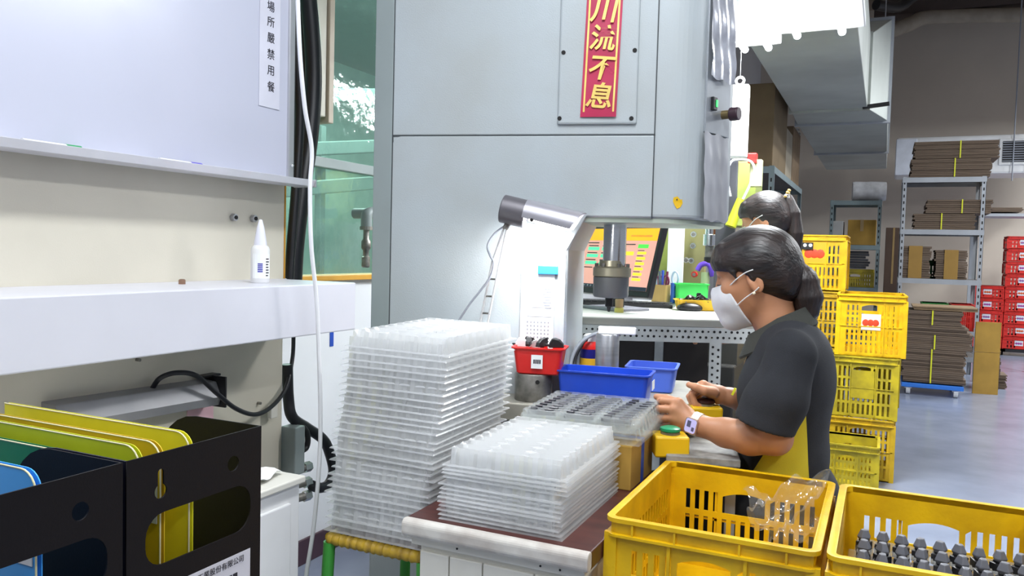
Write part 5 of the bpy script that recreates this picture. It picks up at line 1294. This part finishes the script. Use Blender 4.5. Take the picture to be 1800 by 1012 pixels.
sto = thing('work_stool', 'round black work stool under the seated worker', 'stool', (pv.x + .02, Y0, 0))
MB().lathe([(.15, .44), (.165, .45), (.165, .475), (.15, .485)], n=32).build('seat', K['black'], sto, smooth='auto')
MB().lathe([(.022, .05), (.022, .44)], n=16).build('column', K['chrome'], sto, smooth='auto')
for k in range(5):
    a = 2 * math.pi * k / 5 + .3; MB().bar((0, 0, .06), (.20 * math.cos(a), .20 * math.sin(a), .045), .03, .02).build('foot', K['black'], sto); MB().ball((.20 * math.cos(a), .20 * math.sin(a), .022), .022, 10, 8).build('caster', K['black'], sto, smooth=True)

# ---- the standing worker behind
Y2 = 3.78
H2c = q_(1346, 378, Y2)
p2 = thing('person', 'standing worker with a dark ponytail and a face mask behind the seated one', 'person', (H2c.x + .06, Y2, 0))
p2_off = Matrix.Translation(-Vector(p2.location))
F2 = head_frame(H2c, 14, -6)
S2 = SDF((H2c.x - .45, Y2 - .36, .70), (H2c.x + .28, Y2 + .36, H2c.z + .14), .0065)
head_skin(S2, F2, 1.05)
hx, hz = H2c.x + .055, H2c.z
S2.chain([F2[0] - F2[2] * .05 - F2[1] * .03, (hx, Y2, hz - .20)], [.053, .055], .02).ell((hx + .01, Y2, hz - .36), (.09, .14, .16), None, .03)
for e in (-1, 1):
    S2.chain([(hx + .01, Y2 + e * .16, hz - .25), (hx + .02, Y2 + e * .20, hz - .50), (hx - .20, Y2 + e * .14, hz - .56)], [.048, .04, .027], .02)
    W2 = Vector((hx - .22, Y2 + e * .135, hz - .56))
    K4 = [W2 + Vector((-.06, e * (.02 - .016 * i), .008 - .002 * i)) for i in range(4)]
    hand_side(S2, W2, K4, [k_ + Vector((-.03, 0, -.006)) for k_ in K4], [k_ + Vector((-.045, 0, -.022)) for k_ in K4], [k_ + Vector((-.045, 0, -.038)) for k_ in K4], [W2 + Vector((-.01, -e * .02, 0)), W2 + Vector((-.035, -e * .04, -.004)), W2 + Vector((-.055, -e * .042, -.01)), W2 + Vector((-.07, -e * .038, -.016))])
S2.build('body', K['skin'], p2)
T2 = SDF((hx - .24, Y2 - .32, .75), (hx + .22, Y2 + .32, hz - .10), .008)
T2.ell((hx + .01, Y2, hz - .37), (.115, .175, .19), None, .03).ell((hx + .01, Y2, hz - .60), (.115, .165, .20), None, .04).cap((hx + .01, Y2 - .14, hz - .24), (hx + .01, Y2 + .14, hz - .24), .058, .058, .04)
for e in (-1, 1): T2.chain([(hx + .01, Y2 + e * .155, hz - .25), (hx + .015, Y2 + e * .19, hz - .42)], [.062, .066], .02)
T2.cut((hx - .02, Y2, hz - .185), (-.5, 0, .86)); T2.build('shirt', POLO, p2)
G2 = SDF((hx - .2, Y2 - .25, 0), (hx + .2, Y2 + .25, .95), .011)
G2.ell((hx + .01, Y2, .84), (.12, .165, .13), None, .02)
for e in (-1, 1): G2.chain([(hx + .01, Y2 + e * .085, .80), (hx, Y2 + e * .095, .45), (hx + .02, Y2 + e * .10, .06)], [.085, .062, .05], .02)
G2.build('trousers', K['pants'], p2)
for e in (-1, 1):
    shoe = SDF((hx - .26, Y2 + e * .1 - .08, 0), (hx + .14, Y2 + e * .1 + .08, .16), .008)
    shoe.cap((hx + .05, Y2 + e * .1, .045), (hx - .14, Y2 + e * .1, .035), .042, .036, .02).cut((0, 0, .004), (0, 0, -1)); shoe.build('shoe', K['black'], p2)
hair(F2, 'hair', p2, [q_(1384, 350, Y2), q_(1392, 375, Y2), q_(1397, 410, Y2), q_(1398, 450, Y2)], [.026, .034, .034, .022], 1.05, .0045)
mask_(F2, p2, mat('pale_mask', 'd5dcc4', .8), 1.05, .004)
c, f, u, l = F2
tubeo([c + (f * .066 + l * .062 - u * .038) * 1.05, c + (f * .03 + l * .078 - u * .016) * 1.05, c + (f * -.006 + l * .086 - u * .006) * 1.05], .002, 'ear_loop', K['white'], p2)
tubeo([c + (f * .040 + l * .064 - u * .085) * 1.05, c + (f * .010 + l * .077 - u * .064) * 1.05, c + (f * -.012 + l * .083 - u * .05) * 1.05], .002, 'ear_loop', K['white'], p2)
ht = MB(); tc_ = q_(1382, 346, Y2)
for k in range(10):
    a = 2 * math.pi * k / 10; ht.ball(tc_ + Vector((.012 * math.sin(a), .03 * math.cos(a), .03 * math.sin(a))), .007, 8, 6)
tag(ht.build('hair_tie', mat('gold_beads', 'c9a458', .35), p2, smooth=True), kind='stuff')
for o in kids(p2): o.matrix_parent_inverse = p2_off

# ================================================================== the hall on the right
# yellow crate stacks behind the seated worker
gC = 'yellow crates behind the worker'
SH_ = 0.352; SL, SW = 0.345, 0.46
yb0 = 4.92
cmark = mat('red_mark', 'c8401c', .5)
xr2 = at(1590, 560, Y=yb0).x; cx2 = xr2 - SL / 2 - 0.012
specs = [(0, 'yellow slotted crate at the foot of the stack behind the worker', K['crateb'], None, 0.004),
         (1, 'dull yellow slotted crate second from the floor behind the worker', K['crateo'], (K['crateo'], 0.12, 0.16, 0.11), -0.004),
         (2, 'bright yellow slotted crate with a white card topping the nearer stack', K['crate'], (mat('white_card', 'e6dcc8', .6), 0.10, 0.09, 0.15, cmark), 0.010)]
for k, lb_, m_, cd, dx in specs:
    crate('slotted_crate', lb_, m_, SL, SW, SH_ - 0.004, (cx2 + dx - 0.02 * (k == 0), yb0 + SW / 2, k * SH_), (0, -2, 1.5)[k], gC, card=cd, rows=4, cols=11)
xl2 = at(1483, 460, Y=5.3).x; cx3 = xl2 - SL / 2
for k in range(4):
    lb_ = ['slotted crate on the floor in the taller stack', 'slotted crate second in the taller stack', 'yellow slotted crate third in the taller stack beside the ponytail', 'bright yellow slotted crate with a photo card on the tallest stack'][k]
    crate('slotted_crate', lb_, K['crate'] if k == 3 else K['crateb'], SL, SW, SH_ - .006, (cx3 + .005 * (k % 2), 5.3 + SW / 2, k * (SH_ - .002)), 0, gC, card=(mat('orange_card', 'f0a018', .5), 0.13, 0.13, 0.17, cmark) if k == 3 else None, rows=4, cols=11)
# photo strip on the top crate
q = at(1416, 432, Y=5.29); ph = MB().box(q.x - .055, q.x + .045, 5.285, 5.289, q.z - .022, q.z + .022).build('photo_card', K['black']); tag(ph, 'dark photo card clipped on the tallest yellow crate', 'card')
for k in range(3): MB().ball((q.x - .035 + .032 * k, 5.285, q.z + .004), .011, 8, 6, (1, .2, 1)).build('print_mark', K['paper'], ph)
q = at(1498, 850, Z=0)
crate('slotted_crate', 'olive yellow slotted crate standing alone before the crate stack', K['crateo'], 0.30, 0.30, 0.27, (at(1548, 780, Y=4.55).x - .162, 4.55 + .15, 0), 0, gC, rows=5, cols=12)

# ------------------------------------------------------------------ racks
def rack(name, label, m, x0, x1, y0, y1, levels, ztop, dark=None):
    t = thing(name, label, 'rack', (x0, y0, 0)); W, D = x1 - x0, y1 - y0; pw_ = 0.04
    for px in (0, W):
        for py in (0, D):
            s = 1 if px == 0 else -1; r = 1 if py == 0 else -1
            p = MB().box(min(px, px + s * pw_), max(px, px + s * pw_), min(py, py + r * .003), max(py, py + r * .003), 0, ztop).box(min(px, px + s * .003), max(px, px + s * .003), min(py, py + r * pw_), max(py, py + r * pw_), 0, ztop).build('post', m, t)
            if py == 0:
                hm = MB()
                for k in range(int(ztop / .07)): hm.box(px + s * .014, px + s * .026, -.0015, -.0003, .04 + k * .07, .07 + k * .07)
                tag(hm.build('post_slots', K['hole'], p), kind='stuff')
    for z in levels:
        sh = MB().box(.004, W - .004, .004, D - .004, z - .006, z).build('shelf_board', mat('shelf_board', '5b5754', .7), t)
        MB().box(.0, W, -.003, .0, z - .05, z + .004).build('shelf_lip', m, sh); MB().box(0, W, D, D + .003, z - .05, z + .004).build('shelf_lip', m, sh)
        MB().box(-.003, 0, 0, D, z - .05, z + .004).build('shelf_lip', m, sh); MB().box(W, W + .003, 0, D, z - .05, z + .004).build('shelf_lip', m, sh)
    return t
RY = 9.6
z1, z2, z3, z4 = [at(1650, y, Y=RY).z for y in (312, 404, 491, 580)]
rx0, rx1 = at(1583, 400, Y=RY).x, at(1730, 400, Y=RY).x
rack('steel_rack', 'tall grey boltless rack stacked with brown cardboard bundles', K['rack'], rx0, rx1, RY, RY + .6, (z1, z2, z3, z4, .25), z1 + .01)
def bundle(label, x0, x1, y, z, h, d, n, straps=(0.5,), m=None, seed=0, grp='cardboard bundles', jit=.012, name='cardboard_bundle', sm=None, sw=.012):
    rnd = random.Random(seed); t = thing(name, label, 'cardboard', ((x0 + x1) / 2, y, z), 0, grp); W = x1 - x0; s = MB(); th = h / n
    for k in range(n):
        ox, oy = rnd.uniform(-jit, jit), rnd.uniform(-jit * .6, jit * .6); ww = W / 2 - jit + rnd.uniform(-jit, 0) * .5
        s.box(-ww + ox, ww + ox, oy + .0, d + oy, k * th, (k + 1) * th - th * .12)
    tag(s.build('sheets', m or K['cardd'], t), kind='stuff')
    for u in straps:
        x_ = (u - .5) * W; MB().box(x_ - sw / 2, x_ + sw / 2, -jit - .004, -jit - .001, -.0, h).box(x_ - sw / 2, x_ + sw / 2, -jit - .004, d + jit, h, h + .002).build('strap', sm or K['strap'], t)
    return t
X = lambda px, py=400, Y=RY: at(px, py, Y=Y).x
Zp = lambda py, Y=RY, px=1650: at(px, py, Y=Y).z
hA = Zp(280) - z1
bundle('lower strapped cardboard bundle on top of the tall rack', X(1594), X(1740), RY, z1 + .006, hA, .55, 10, (.55,), seed=1)
bundle('upper strapped cardboard bundle on top of the tall rack', X(1598), X(1752), RY, z1 + .01 + hA, Zp(250) - z1 - hA, .55, 11, (.55,), seed=2)
bundle('lower cardboard bundle on the second shelf of the tall rack', X(1604), X(1718), RY + .02, z2 + .006, Zp(376) - z2, .5, 8, (.45,), seed=3)
bundle('upper cardboard bundle on the second shelf of the tall rack', X(1624), X(1745), RY + .02, z2 + .01 + Zp(376) - z2, Zp(352) - Zp(376), .5, 7, (.55,), seed=4)
kb_ = mat('tan_band', 'a07c3a', .7)
bundle('tan banded carton pile beside the other on the third shelf, nearer the plastic roll', X(1583), X(1641), RY + .02, z3 + .006, Zp(434) - z3, .45, 14, (.5,), seed=5, sm=kb_, sw=.13)
bundle('tan banded carton pile on the third shelf, nearer the red crates', X(1645), X(1706), RY + .02, z3 + .006, Zp(440) - z3, .45, 13, (.5,), seed=6, sm=kb_, sw=.13)
crate('slotted_crate', 'green crate behind the banded cartons on the third shelf', K['crateg'], .32, .1, .20, (X(1662), RY + .54, z3), 0, 'green crates', rows=2, cols=8)
crate('slotted_crate', 'green crate on the lower shelf of the tall rack', K['crateg'], .24, .36, .28, (X(1645, 520), RY + .25, z4), 0, 'green crates', rows=3, cols=8)
crate('slotted_crate', 'red crate on the lower shelf of the tall rack', K['crater'], .20, .36, .28, (X(1694, 520), RY + .25, z4), 0, 'red crates', rows=3, cols=8)
# blue dolly with cardboard
DY = 8.30; dzt = at(1640, 676, Y=DY).z
dx0, dx1 = X(1584, 680, DY), X(1694, 690, DY)
dl_ = thing('platform_dolly', 'blue platform dolly with white casters under the cardboard', 'dolly', ((dx0 + dx1) / 2, DY, 0))
w2 = (dx1 - dx0) / 2
MB().box(-w2, w2, 0, .55, dzt - .04, dzt).build('platform', mat('dolly_blue', '2f78d8', .4), dl_, bevel=.005)
for sx in (-w2 + .06, w2 - .06):
    for sy in (.06, .49):
        f_ = MB().box(sx - .03, sx + .03, sy - .03, sy + .03, dzt - .055, dzt - .04).build('caster_plate', K['white'], dl_)
        MB().cyl((sx - .018, sy, .045), (sx + .018, sy, .045), .045, n=18).build('caster_wheel', K['white'], f_, smooth='auto')
lev = [675, 645, 615, 590, 583, 572, 547]
labs = ['lowest', 'second', 'third', 'thin loose fourth', 'thin loose fifth', 'uppermost strapped']
for i in range(6):
    za, zb_ = Zp(lev[i], DY), Zp(lev[i + 1], DY)
    bundle(labs[i] + ' cardboard bundle on the blue dolly', dx0 - .02 + .02 * (i == 5), dx1 + (.06 if i in (2, 3) else .02) - .04 * (i == 5), DY + .02, za + .002, zb_ - za - .002, .52, max(2, int((zb_ - za) / .016)), (.47,) if i in (0, 1, 2, 5) else (), seed=20 + i, jit=.016)
bundle('loose flat cardboard sheets topping the dolly stack', dx0 + .06, dx1 + .10, DY + .02, Zp(546, DY), .035, .5, 3, (), m=K['card'], seed=40)
# standing sheets beside the dolly
q = at(1734, 690, Z=0)
sc2 = thing('cardboard_sheet', 'tan folded cardboard sheet standing upright beside the dolly stack', 'cardboard', (X(1732, 680, 8.75), 8.75, 0), 8)
hh = Zp(566, 8.75, 1732); w_ = (X(1757, 600, 8.75) - X(1711, 600, 8.75)) / 2
MB().box(-w_, w_, 0, .02, 0, hh * .58).build('lower_flap', K['cardk'], sc2); MB().box(-w_, w_, 0, .02, hh * .585, hh).build('upper_flap', K['cardk'], sc2)
for i, (px, zt2, dy) in enumerate(((1752, 610, 9.1), (1757, 640, 9.2))):
    bundle(['dark cardboard bundle on the floor behind the tan sheet', 'small cardboard bundle leaning out beside the red crates'][i], X(px - 14, 640, dy), X(px + 8 + 8 * i, 640, dy), dy, 0.004 if i == 0 else .0, Zp(zt2, dy, px) if i == 0 else .14, .3, 12, (), seed=50 + i)
# red crates stacks
RY2 = 12.6; rh_ = .17
rl = mat('white_crate_label', 'd8d4dc', .6)
def redstack(px, n, lab):
    x_ = X(px, 520, RY2)
    d_ = thing('crate_dolly', 'low black dolly under the red crate stack ' + lab, 'dolly', (x_, RY2, 0), 0, 'black dollies')
    MB().box(-.24, .24, 0, .4, .05, .09).build('platform', K['black'], d_)
    for sx in (-.2, .2): MB().cyl((sx - .02, .06, .025), (sx + .02, .06, .025), .025, n=12).build('caster_wheel', K['black'], d_)
    for k in range(n):
        nm = ['lowest', 'second', 'third', 'fourth', 'fifth', 'sixth', 'seventh', 'eighth', 'topmost'][k] if n == 9 else ['lowest', 'second', 'third', 'fourth', 'topmost'][k]
        crate('slotted_crate', nm + ' red crate of the stack ' + lab, K['crater'], .38, .36, rh_ - .003, (x_ + .004 * (k % 2), RY2 + .2, .09 + k * rh_), 0, 'red crates', card=(rl, .10, .07, .05, mat('label_mark', ('7a4aa8', 'c86a2a', '5a6ab0')[k % 3], .5)), rows=2, cols=8)
redstack(1736, 5, 'next to the tan sheet')
redstack(1796, 9, 'by the picture edge')
# second rack with a plastic roll
RY3 = 10.6
u0, u1 = X(1458, 400, RY3), X(1548, 400, RY3); y1_, y2_, y3_ = Zp(353, RY3, 1500), Zp(431, RY3, 1500), Zp(505, RY3, 1500)
rack('steel_rack', 'short grey rack with a plastic roll on top', K['rackg'], u0, u1, RY3, RY3 + .5, (y1_, y2_, y3_, .3), y1_ + .01)
pr = thing('plastic_roll', 'fat roll of clear bubble plastic on the short rack', 'roll', (X(1527, 335, RY3), RY3 + .2, y1_ + .01), 6)
rr2 = (Zp(318, RY3, 1525) - y1_) / 2; wR = (X(1557, 335, RY3) - X(1497, 335, RY3)) / 2
MX = Matrix(((0, 0, 1), (0, 1, 0), (-1, 0, 0)))
MB().lathe([(rr2 * .5, -wR), (rr2 * .96, -wR), (rr2, -wR * .8), (rr2 * .97, -wR * .2), (rr2 * 1.01, wR * .1), (rr2 * .98, wR * .7), (rr2 * .95, wR), (rr2 * .5, wR)], (0, 0, rr2), 28, MX).build('roll', mat('milky_plastic', 'd3d3d6', .3, var=.12, scale=14, bump=.4, bscale=40), pr, smooth='auto')
MB().lathe([(rr2 * .3, wR), (rr2 * .3, wR + .01)], (0, 0, rr2), 16, MX).build('core', K['card'], pr)
def carton(label, x0, x1, y0, y1, z0, z1_, m, tape=True, name='carton', grp=None):
    t = thing(name, label, 'carton', ((x0 + x1) / 2, y0, z0), 0, grp); w = (x1 - x0) / 2
    MB().box(-w, w, 0, y1 - y0, 0, z1_ - z0).build('body', m, t, bevel=.006)
    if tape: MB().box(-w * .12, w * .12, -.002, 0, (z1_ - z0) * .55, z1_ - z0).box(-w * .12, w * .12, 0, y1 - y0, z1_ - z0, z1_ - z0 + .002).build('tape', mat('tan_tape', 'a98c5a', .4), t)
carton('brown carton on the middle shelf of the short rack', X(1490, 400, RY3), X(1540, 400, RY3), RY3 + .03, RY3 + .4, y2_ + .005, Zp(386, RY3, 1510), K['cardk'])
carton('white foam box beside the brown carton on the short rack', X(1458, 400, RY3) + .03, X(1482, 400, RY3), RY3 + .03, RY3 + .35, y2_ + .005, Zp(388, RY3, 1470), mat('foam_white', 'b9b8b6', .8), False, 'foam_box')
crate('slotted_crate', 'olive crate on the lower shelf of the short rack', K['crateo'], .40, .4, .22, (X(1503, 480, RY3), RY3 + .25, y3_), 0, gC, rows=3, cols=12)
bundle('dark heap of folded bags above the olive crate on the short rack', X(1478, 460, RY3), X(1530, 460, RY3), RY3 + .05, y3_ + .23, .22, .35, 7, (), m=mat('dark_bags', '33343a', .6), seed=60, jit=.03, name='folded_bags', grp='bags')
carton('dark carton against the end wall behind the racks', X(1556, 430, 12), X(1585, 430, 12), 12, 12.5, 0, Zp(400, 12, 1570), mat('dark_carton', '5d4a3e', .85))  # carton in one even dark brown
# orange bag and cartons beside the far rack
0 and carton('small orange carton behind the tallest crate', at(1426, 405, Y=7.0).x - .08, at(1426, 405, Y=7.0).x + .08, 7.0, 7.25, 1.36, at(1426, 397, Y=7.0).z, mat('orange_carton', 'd08a1c', .6), False)
# green grey rack along the aisle with big cartons
G0, G1 = -1.45, -0.84
gz = 1.98
rk = rack('steel_rack', 'long green grey rack along the wall carrying large cartons', K['rackg'], G0, G1, 6.75, 9.1, (gz, 1.35, .7, .2), gz + .01)
carton('large brown carton on the near end of the green grey rack', -1.42, -.86, 6.78, 7.7, gz + .006, 2.66, mat('big_carton', '7d6a4e', .85))
carton('pale carton in the middle on the green grey rack', -1.40, -.87, 7.78, 8.3, gz + .006, 2.45, mat('pale_carton', 'a59a86', .85))
carton('tall brown carton at the far end of the green grey rack', -1.40, -.87, 8.35, 9.05, gz + .006, 2.55, K['card'])
for i, (x_, w_, h_, c_) in enumerate(((-1.3, .16, .3, '8a5a3a'), (-1.08, .14, .22, 'c0b8a8'), (-.92, .10, .3, '4a4540'))):
    carton(['brown box', 'white box', 'dark box'][i] + ' on the middle shelf of the green grey rack', x_ - w_ / 2, x_ + w_ / 2, 6.8, 7.2, 1.356, 1.356 + h_, mat('shelf_box_%d' % i, c_, .8), False)
bundle('bent silver foil scrap on the far rack corner', -1.0, -.86, 8.96, gz + .58, .06, .1, 3, (), m=K['alu'], seed=70, name='foil_scrap', grp='scraps', jit=.03)
carton('dark carton standing on the floor under the green grey rack', -1.40, -.95, 6.9, 7.6, .207, .6, K['card'], False)
tag(MB().box(-1.56, -1.20, 5.3, 5.6, 0, 5.2).build('column', K['wall'], bevel=.01), 'white square building column behind the press', None, None, 'structure')

# ------------------------------------------------------------------ duct, air conditioner, beam
dc = thing('ventilation_duct', 'large galvanised rectangular duct running under the ceiling', 'duct', (0, 0, 0))
secs = [(1.9, 4.6), (4.6, 7.25)]
for a, b in secs: MB().box(-.78, -.185, a + .004, b - .004, 2.5, 3.1).build('duct_section', K['duct'], dc, bevel=.006)
MB().loft([[Vector((x, 7.25, z)) for x, z in ((-.78, 2.5), (-.185, 2.5), (-.185, 3.1), (-.78, 3.1))], [Vector((x, 7.95, z)) for x, z in ((-.80, 2.5), (-.03, 2.5), (-.03, 3.4), (-.80, 3.4))]]).build('flare', K['duct'], dc, bevel=.004)
for a, b in ((7.95, 10.2), (10.2, 12.1)): MB().box(-.80, -.03, a + .004, b - .004, 2.5, 3.4).build('duct_section', K['duct'], dc, bevel=.006)
for y in (4.6, 7.25): MB().box(-.80, -.165, y - .02, y + .02, 2.48, 3.12).build('flange_band', mat('flange_grey', 'b6bbb4', .4, .4), dc)
for y in (7.95, 10.2): MB().box(-.82, -.01, y - .02, y + .02, 2.48, 3.42).build('flange_band', K['rack'], dc)
for y in (5.6, 9.0):
    for x in (-.80, -.10): MB().cyl((x, y, 3.1), (x, y, 5.2), .006, n=8).build('hanger', K['steel'], dc)
MB().bar((-.22, 7.2, 2.5), (-.02, 7.2, 2.52), .03, .03).build('bracket', K['black'], dc)
AY = 12.3
ac = thing('air_conditioner', 'long white ceiling hung air conditioner with a dark grille', 'air conditioner', (X(1574, 280, AY), AY, 0))
aw = 2.4; az0, az1 = Zp(306, AY, 1700), Zp(238, AY, 1700)
MB().box(0, aw, 0, .7, az0, az1).build('body', K['white'], ac, bevel=.03)
MB().box(.0, .26, -.01, .02, az0 + .0, az1 - .02).build('end_panel', mat('blue_white', 'dfe3ee', .4), ac, bevel=.01)
gx0 = X(1762, 265, AY) - X(1574, 280, AY)
MB().box(gx0 - .04, gx0 + .74, -.02, .01, Zp(290, AY, 1780), Zp(243, AY, 1780)).build('grille_frame', K['white'], ac, bevel=.01)
gr = MB().box(gx0, gx0 + .70, -.024, -.015, Zp(285, AY, 1780), Zp(248, AY, 1780)).build('grille', K['hole'], ac)
for k in range(9):
    z_ = Zp(285, AY, 1780) + (k + .5) * (Zp(248, AY, 1780) - Zp(285, AY, 1780)) / 9; MB().box(gx0, gx0 + .70, -.030, -.024, z_ - .006, z_ + .006).build('louvre', K['inkg'], gr)
for x_ in (gx0 + .12, gx0 + .28): MB().cyl((x_, -.05, az0 - .1), (x_, -.05, 5.2), .008, n=8).build('hanger_rod', K['inkg'], ac)
pip = mat('wrapped_pipe', '9c9284', .7, var=.1)
p = [at(1548, 62, Y=12.6), at(1600, 42, Y=12.9), at(1640, 30, Y=13.1), at(1820, 26, Y=13.1)]
tag(MB().tube(smooth_path(p, 6), .10, 14).build('wrapped_pipe', pip, smooth=True), 'beige wrapped pipe bending below the high ceiling', 'pipe')
tag(MB().bar((-.3, 13.3, 4.95), (4.0, 13.3, 4.95), .5, .22).build('ceiling_beam', mat('dark_beam', '4a3f3a', .8)), 'dark brown beam under the far ceiling', 'beam')
tag(MB().tube(smooth_path([at(1540, 8, Y=11.5), at(1580, 12, Y=11.8), at(1610, -10, Y=12)], 6), .07, 12).build('black_conduit', K['black'], smooth=True), 'black flexible conduit beside the duct top', 'conduit')
# cardboard sheets poking out beside the rack
bundle('long dark cardboard sheets poking out beside the tall rack', X(1730, 370, 10.4), X(1800, 370, 10.4), 10.4, Zp(372, 10.4, 1760), .05, .5, 3, (), seed=80)
lw = thing('wall_shelf', 'grey wall shelf bracket behind the long cardboard sheets', 'shelf', (X(1765, 380, 10.4), 10.4, 0))
MB().box(-.3, .4, 0, .5, Zp(380, 10.4, 1760), Zp(375, 10.4, 1760)).build('board', K['rack'], lw)
for x_ in (-.26, .36): MB().box(x_ - .02, x_ + .02, .44, .48, 0, Zp(380, 10.4, 1760)).build('leg', K['rack'], lw)

# ------------------------------------------------------------------ second machine beside the computer desk
gm_ = thing('green_drill_press', 'olive green bench press with chrome fittings beside the computer desk', 'machine', (0, 0, 0))
def Q(px, py, d=4.25): return at(px, py, d=d)
def slab(nm, m, a, b, d, th, par=None, bev=.004):
    p0, p1 = Q(*a, d), Q(*b, d); x0, x1 = sorted((p0.x, p1.x)); zz0, zz1 = sorted((p0.z, p1.z)); y = (p0.y + p1.y) / 2
    return MB().box(x0, x1, y, y + th, zz0, zz1).build(nm, m, par or gm_, bevel=bev)
hd = slab('head', K['pressgreen'], (1243, 283), (1328, 398), 4.3, .25)
slab('column', K['pressgreen'], (1150, 398), (1180, 560), 4.45, .12)
slab('back_plate', mat('olive_plate', '8e8a5c', .5), (1198, 400), (1236, 560), 4.4, .05)
slab('white_guard', K['white'], (1174, 396), (1200, 520), 4.3, .01)
slab('guide_bar', mat('charcoal_bar', '4a4a50', .4), (1262, 275), (1288, 520), 4.05, .03)
slab('base_block', mat('dark_base', '3b3a36', .6), (1150, 556), (1300, 640), 4.3, .3)
q0 = Q(1150, 640, 4.3); MB().box(q0.x, Q(1300, 640, 4.3).x, q0.y + .03, q0.y + .35, 0, q0.z + .02).build('stand', mat('dark_stand', '2f2d2b', .7), gm_, bevel=.01)
for nm, py0, py1, r, m in (('spindle', 392, 412, .022, K['chrome']), ('motor_can', 412, 432, .034, K['chrome']), ('chuck', 432, 452, .022, K['dsteel']), ('collet', 452, 462, .028, K['black'])):
    a_, b_ = Q(1247, py0, 4.2), Q(1247, py1, 4.2); MB().cyl((a_.x, a_.y, a_.z), (a_.x, a_.y, b_.z), r, n=20).build(nm, m, gm_, smooth='auto', bevel=.002)
for px, py in ((1220, 432), (1217, 458), (1221, 412), (1222, 482), (1208, 457)):
    a_ = Q(px, py, 4.36); kn_ = MB().cyl((a_.x, a_.y, a_.z), (a_.x, a_.y - .03, a_.z), .016, n=14).build('fitting', K['chrome'] if py != 482 else K['red'], gm_, smooth='auto'); MB().cyl((a_.x, a_.y - .03, a_.z), (a_.x, a_.y - .036, a_.z), .010, n=12).build('fitting_tip', K['dsteel'], kn_)
a_ = Q(1236, 475, 4.2); MB().tube(smooth_path([a_ + Vector((-.03, 0, 0)), a_ + Vector((-.01, 0, .03)), a_ + Vector((.03, 0, .03)), a_ + Vector((.05, 0, -.03))], 5), .014, 10).build('violet_clamp', mat('violet_plastic', '6a46c8', .4), gm_, smooth=True)
a_ = Q(1240, 475, 4.2); MB().cyl(a_ + Vector((0, 0, -.10)), a_ + Vector((0, 0, -.01)), .022, n=16).build('work_fixture', mat('pale_green_fixture', 'a8bc8a', .5), gm_, smooth='auto')
a_ = Q(1268, 240, 4.1); MB().cyl((a_.x, a_.y, a_.z - .06), (a_.x, a_.y, a_.z + .02), .035, n=18).build('cylinder_body', K['black'], gm_, smooth='auto')
MB().cyl((a_.x, a_.y, a_.z), (a_.x, a_.y, Q(1270, 130, 4.1).z), .010, n=12).build('cylinder_rod', K['steel'], gm_, smooth='auto')
MB().cyl((a_.x + .01, a_.y, Q(1270, 170, 4.1).z), (a_.x + .01, a_.y, Q(1270, 120, 4.1).z), .020, n=14).build('rod_grip', K['black'], gm_, smooth='auto')
sg_ = slab('switch_box', mat('pale_green_box', 'c2c79a', .5), (1318, 280), (1338, 328), 4.1, .05)
a_ = Q(1322, 280, 4.09); MB().box(a_.x - .02, a_.x + .025, a_.y - .02, a_.y + .02, a_.z - .02, a_.z + .03).build('red_switch', K['red'], sg_, bevel=.004)
tubeo([Q(1284, 345, 4.0), Q(1278, 310, 4.0), Q(1285, 285, 4.0), Q(1300, 280, 4.0), Q(1320, 284, 4.0), Q(1326, 300, 4.0), Q(1318, 325, 4.0), Q(1306, 350, 4.0)], .006, 'white_lead', K['wcable'], gm_)
a0_, a1_ = Q(1302, 350, 4.0), Q(1284, 398, 4.0); MB().cyl(a0_, a1_, .020, .028, n=16).build('yellow_plug', mat('lime_plug', 'a4aa1c', .5), gm_, smooth='auto')
# hanging white strip lamp
hp0, hp1 = at(1299, 148, d=3.75), at(1296, 276, d=3.75)
hl_ = thing('strip_lamp', 'white hanging strip lamp with a ring beside the press head', 'lamp', (hp0.x, hp0.y, 0))
hw_ = 17 * 3.75 / F
MB().box(-hw_, hw_, 0, .05, hp1.z, hp0.z).build('housing', K['white'], hl_, bevel=.008)
MB().box(-hw_ * .85, hw_ * .85, -.004, 0, hp1.z + .01, hp0.z - .01).build('diffuser', glow('strip_glow', 'ffffff', 3.0), hl_)
MB().tube([Vector((.018 * math.cos(a), .025, hp0.z + .02 + .018 * math.sin(a))) for a in [2 * math.pi * k / 16 for k in range(17)]], .006, 8, False).build('hanging_ring', K['white'], hl_, smooth=True)
MB().cyl((0, .025, hp0.z + .036), (0, .025, 2.5), .002, n=6).build('hanger_wire', K['steel'], hl_)
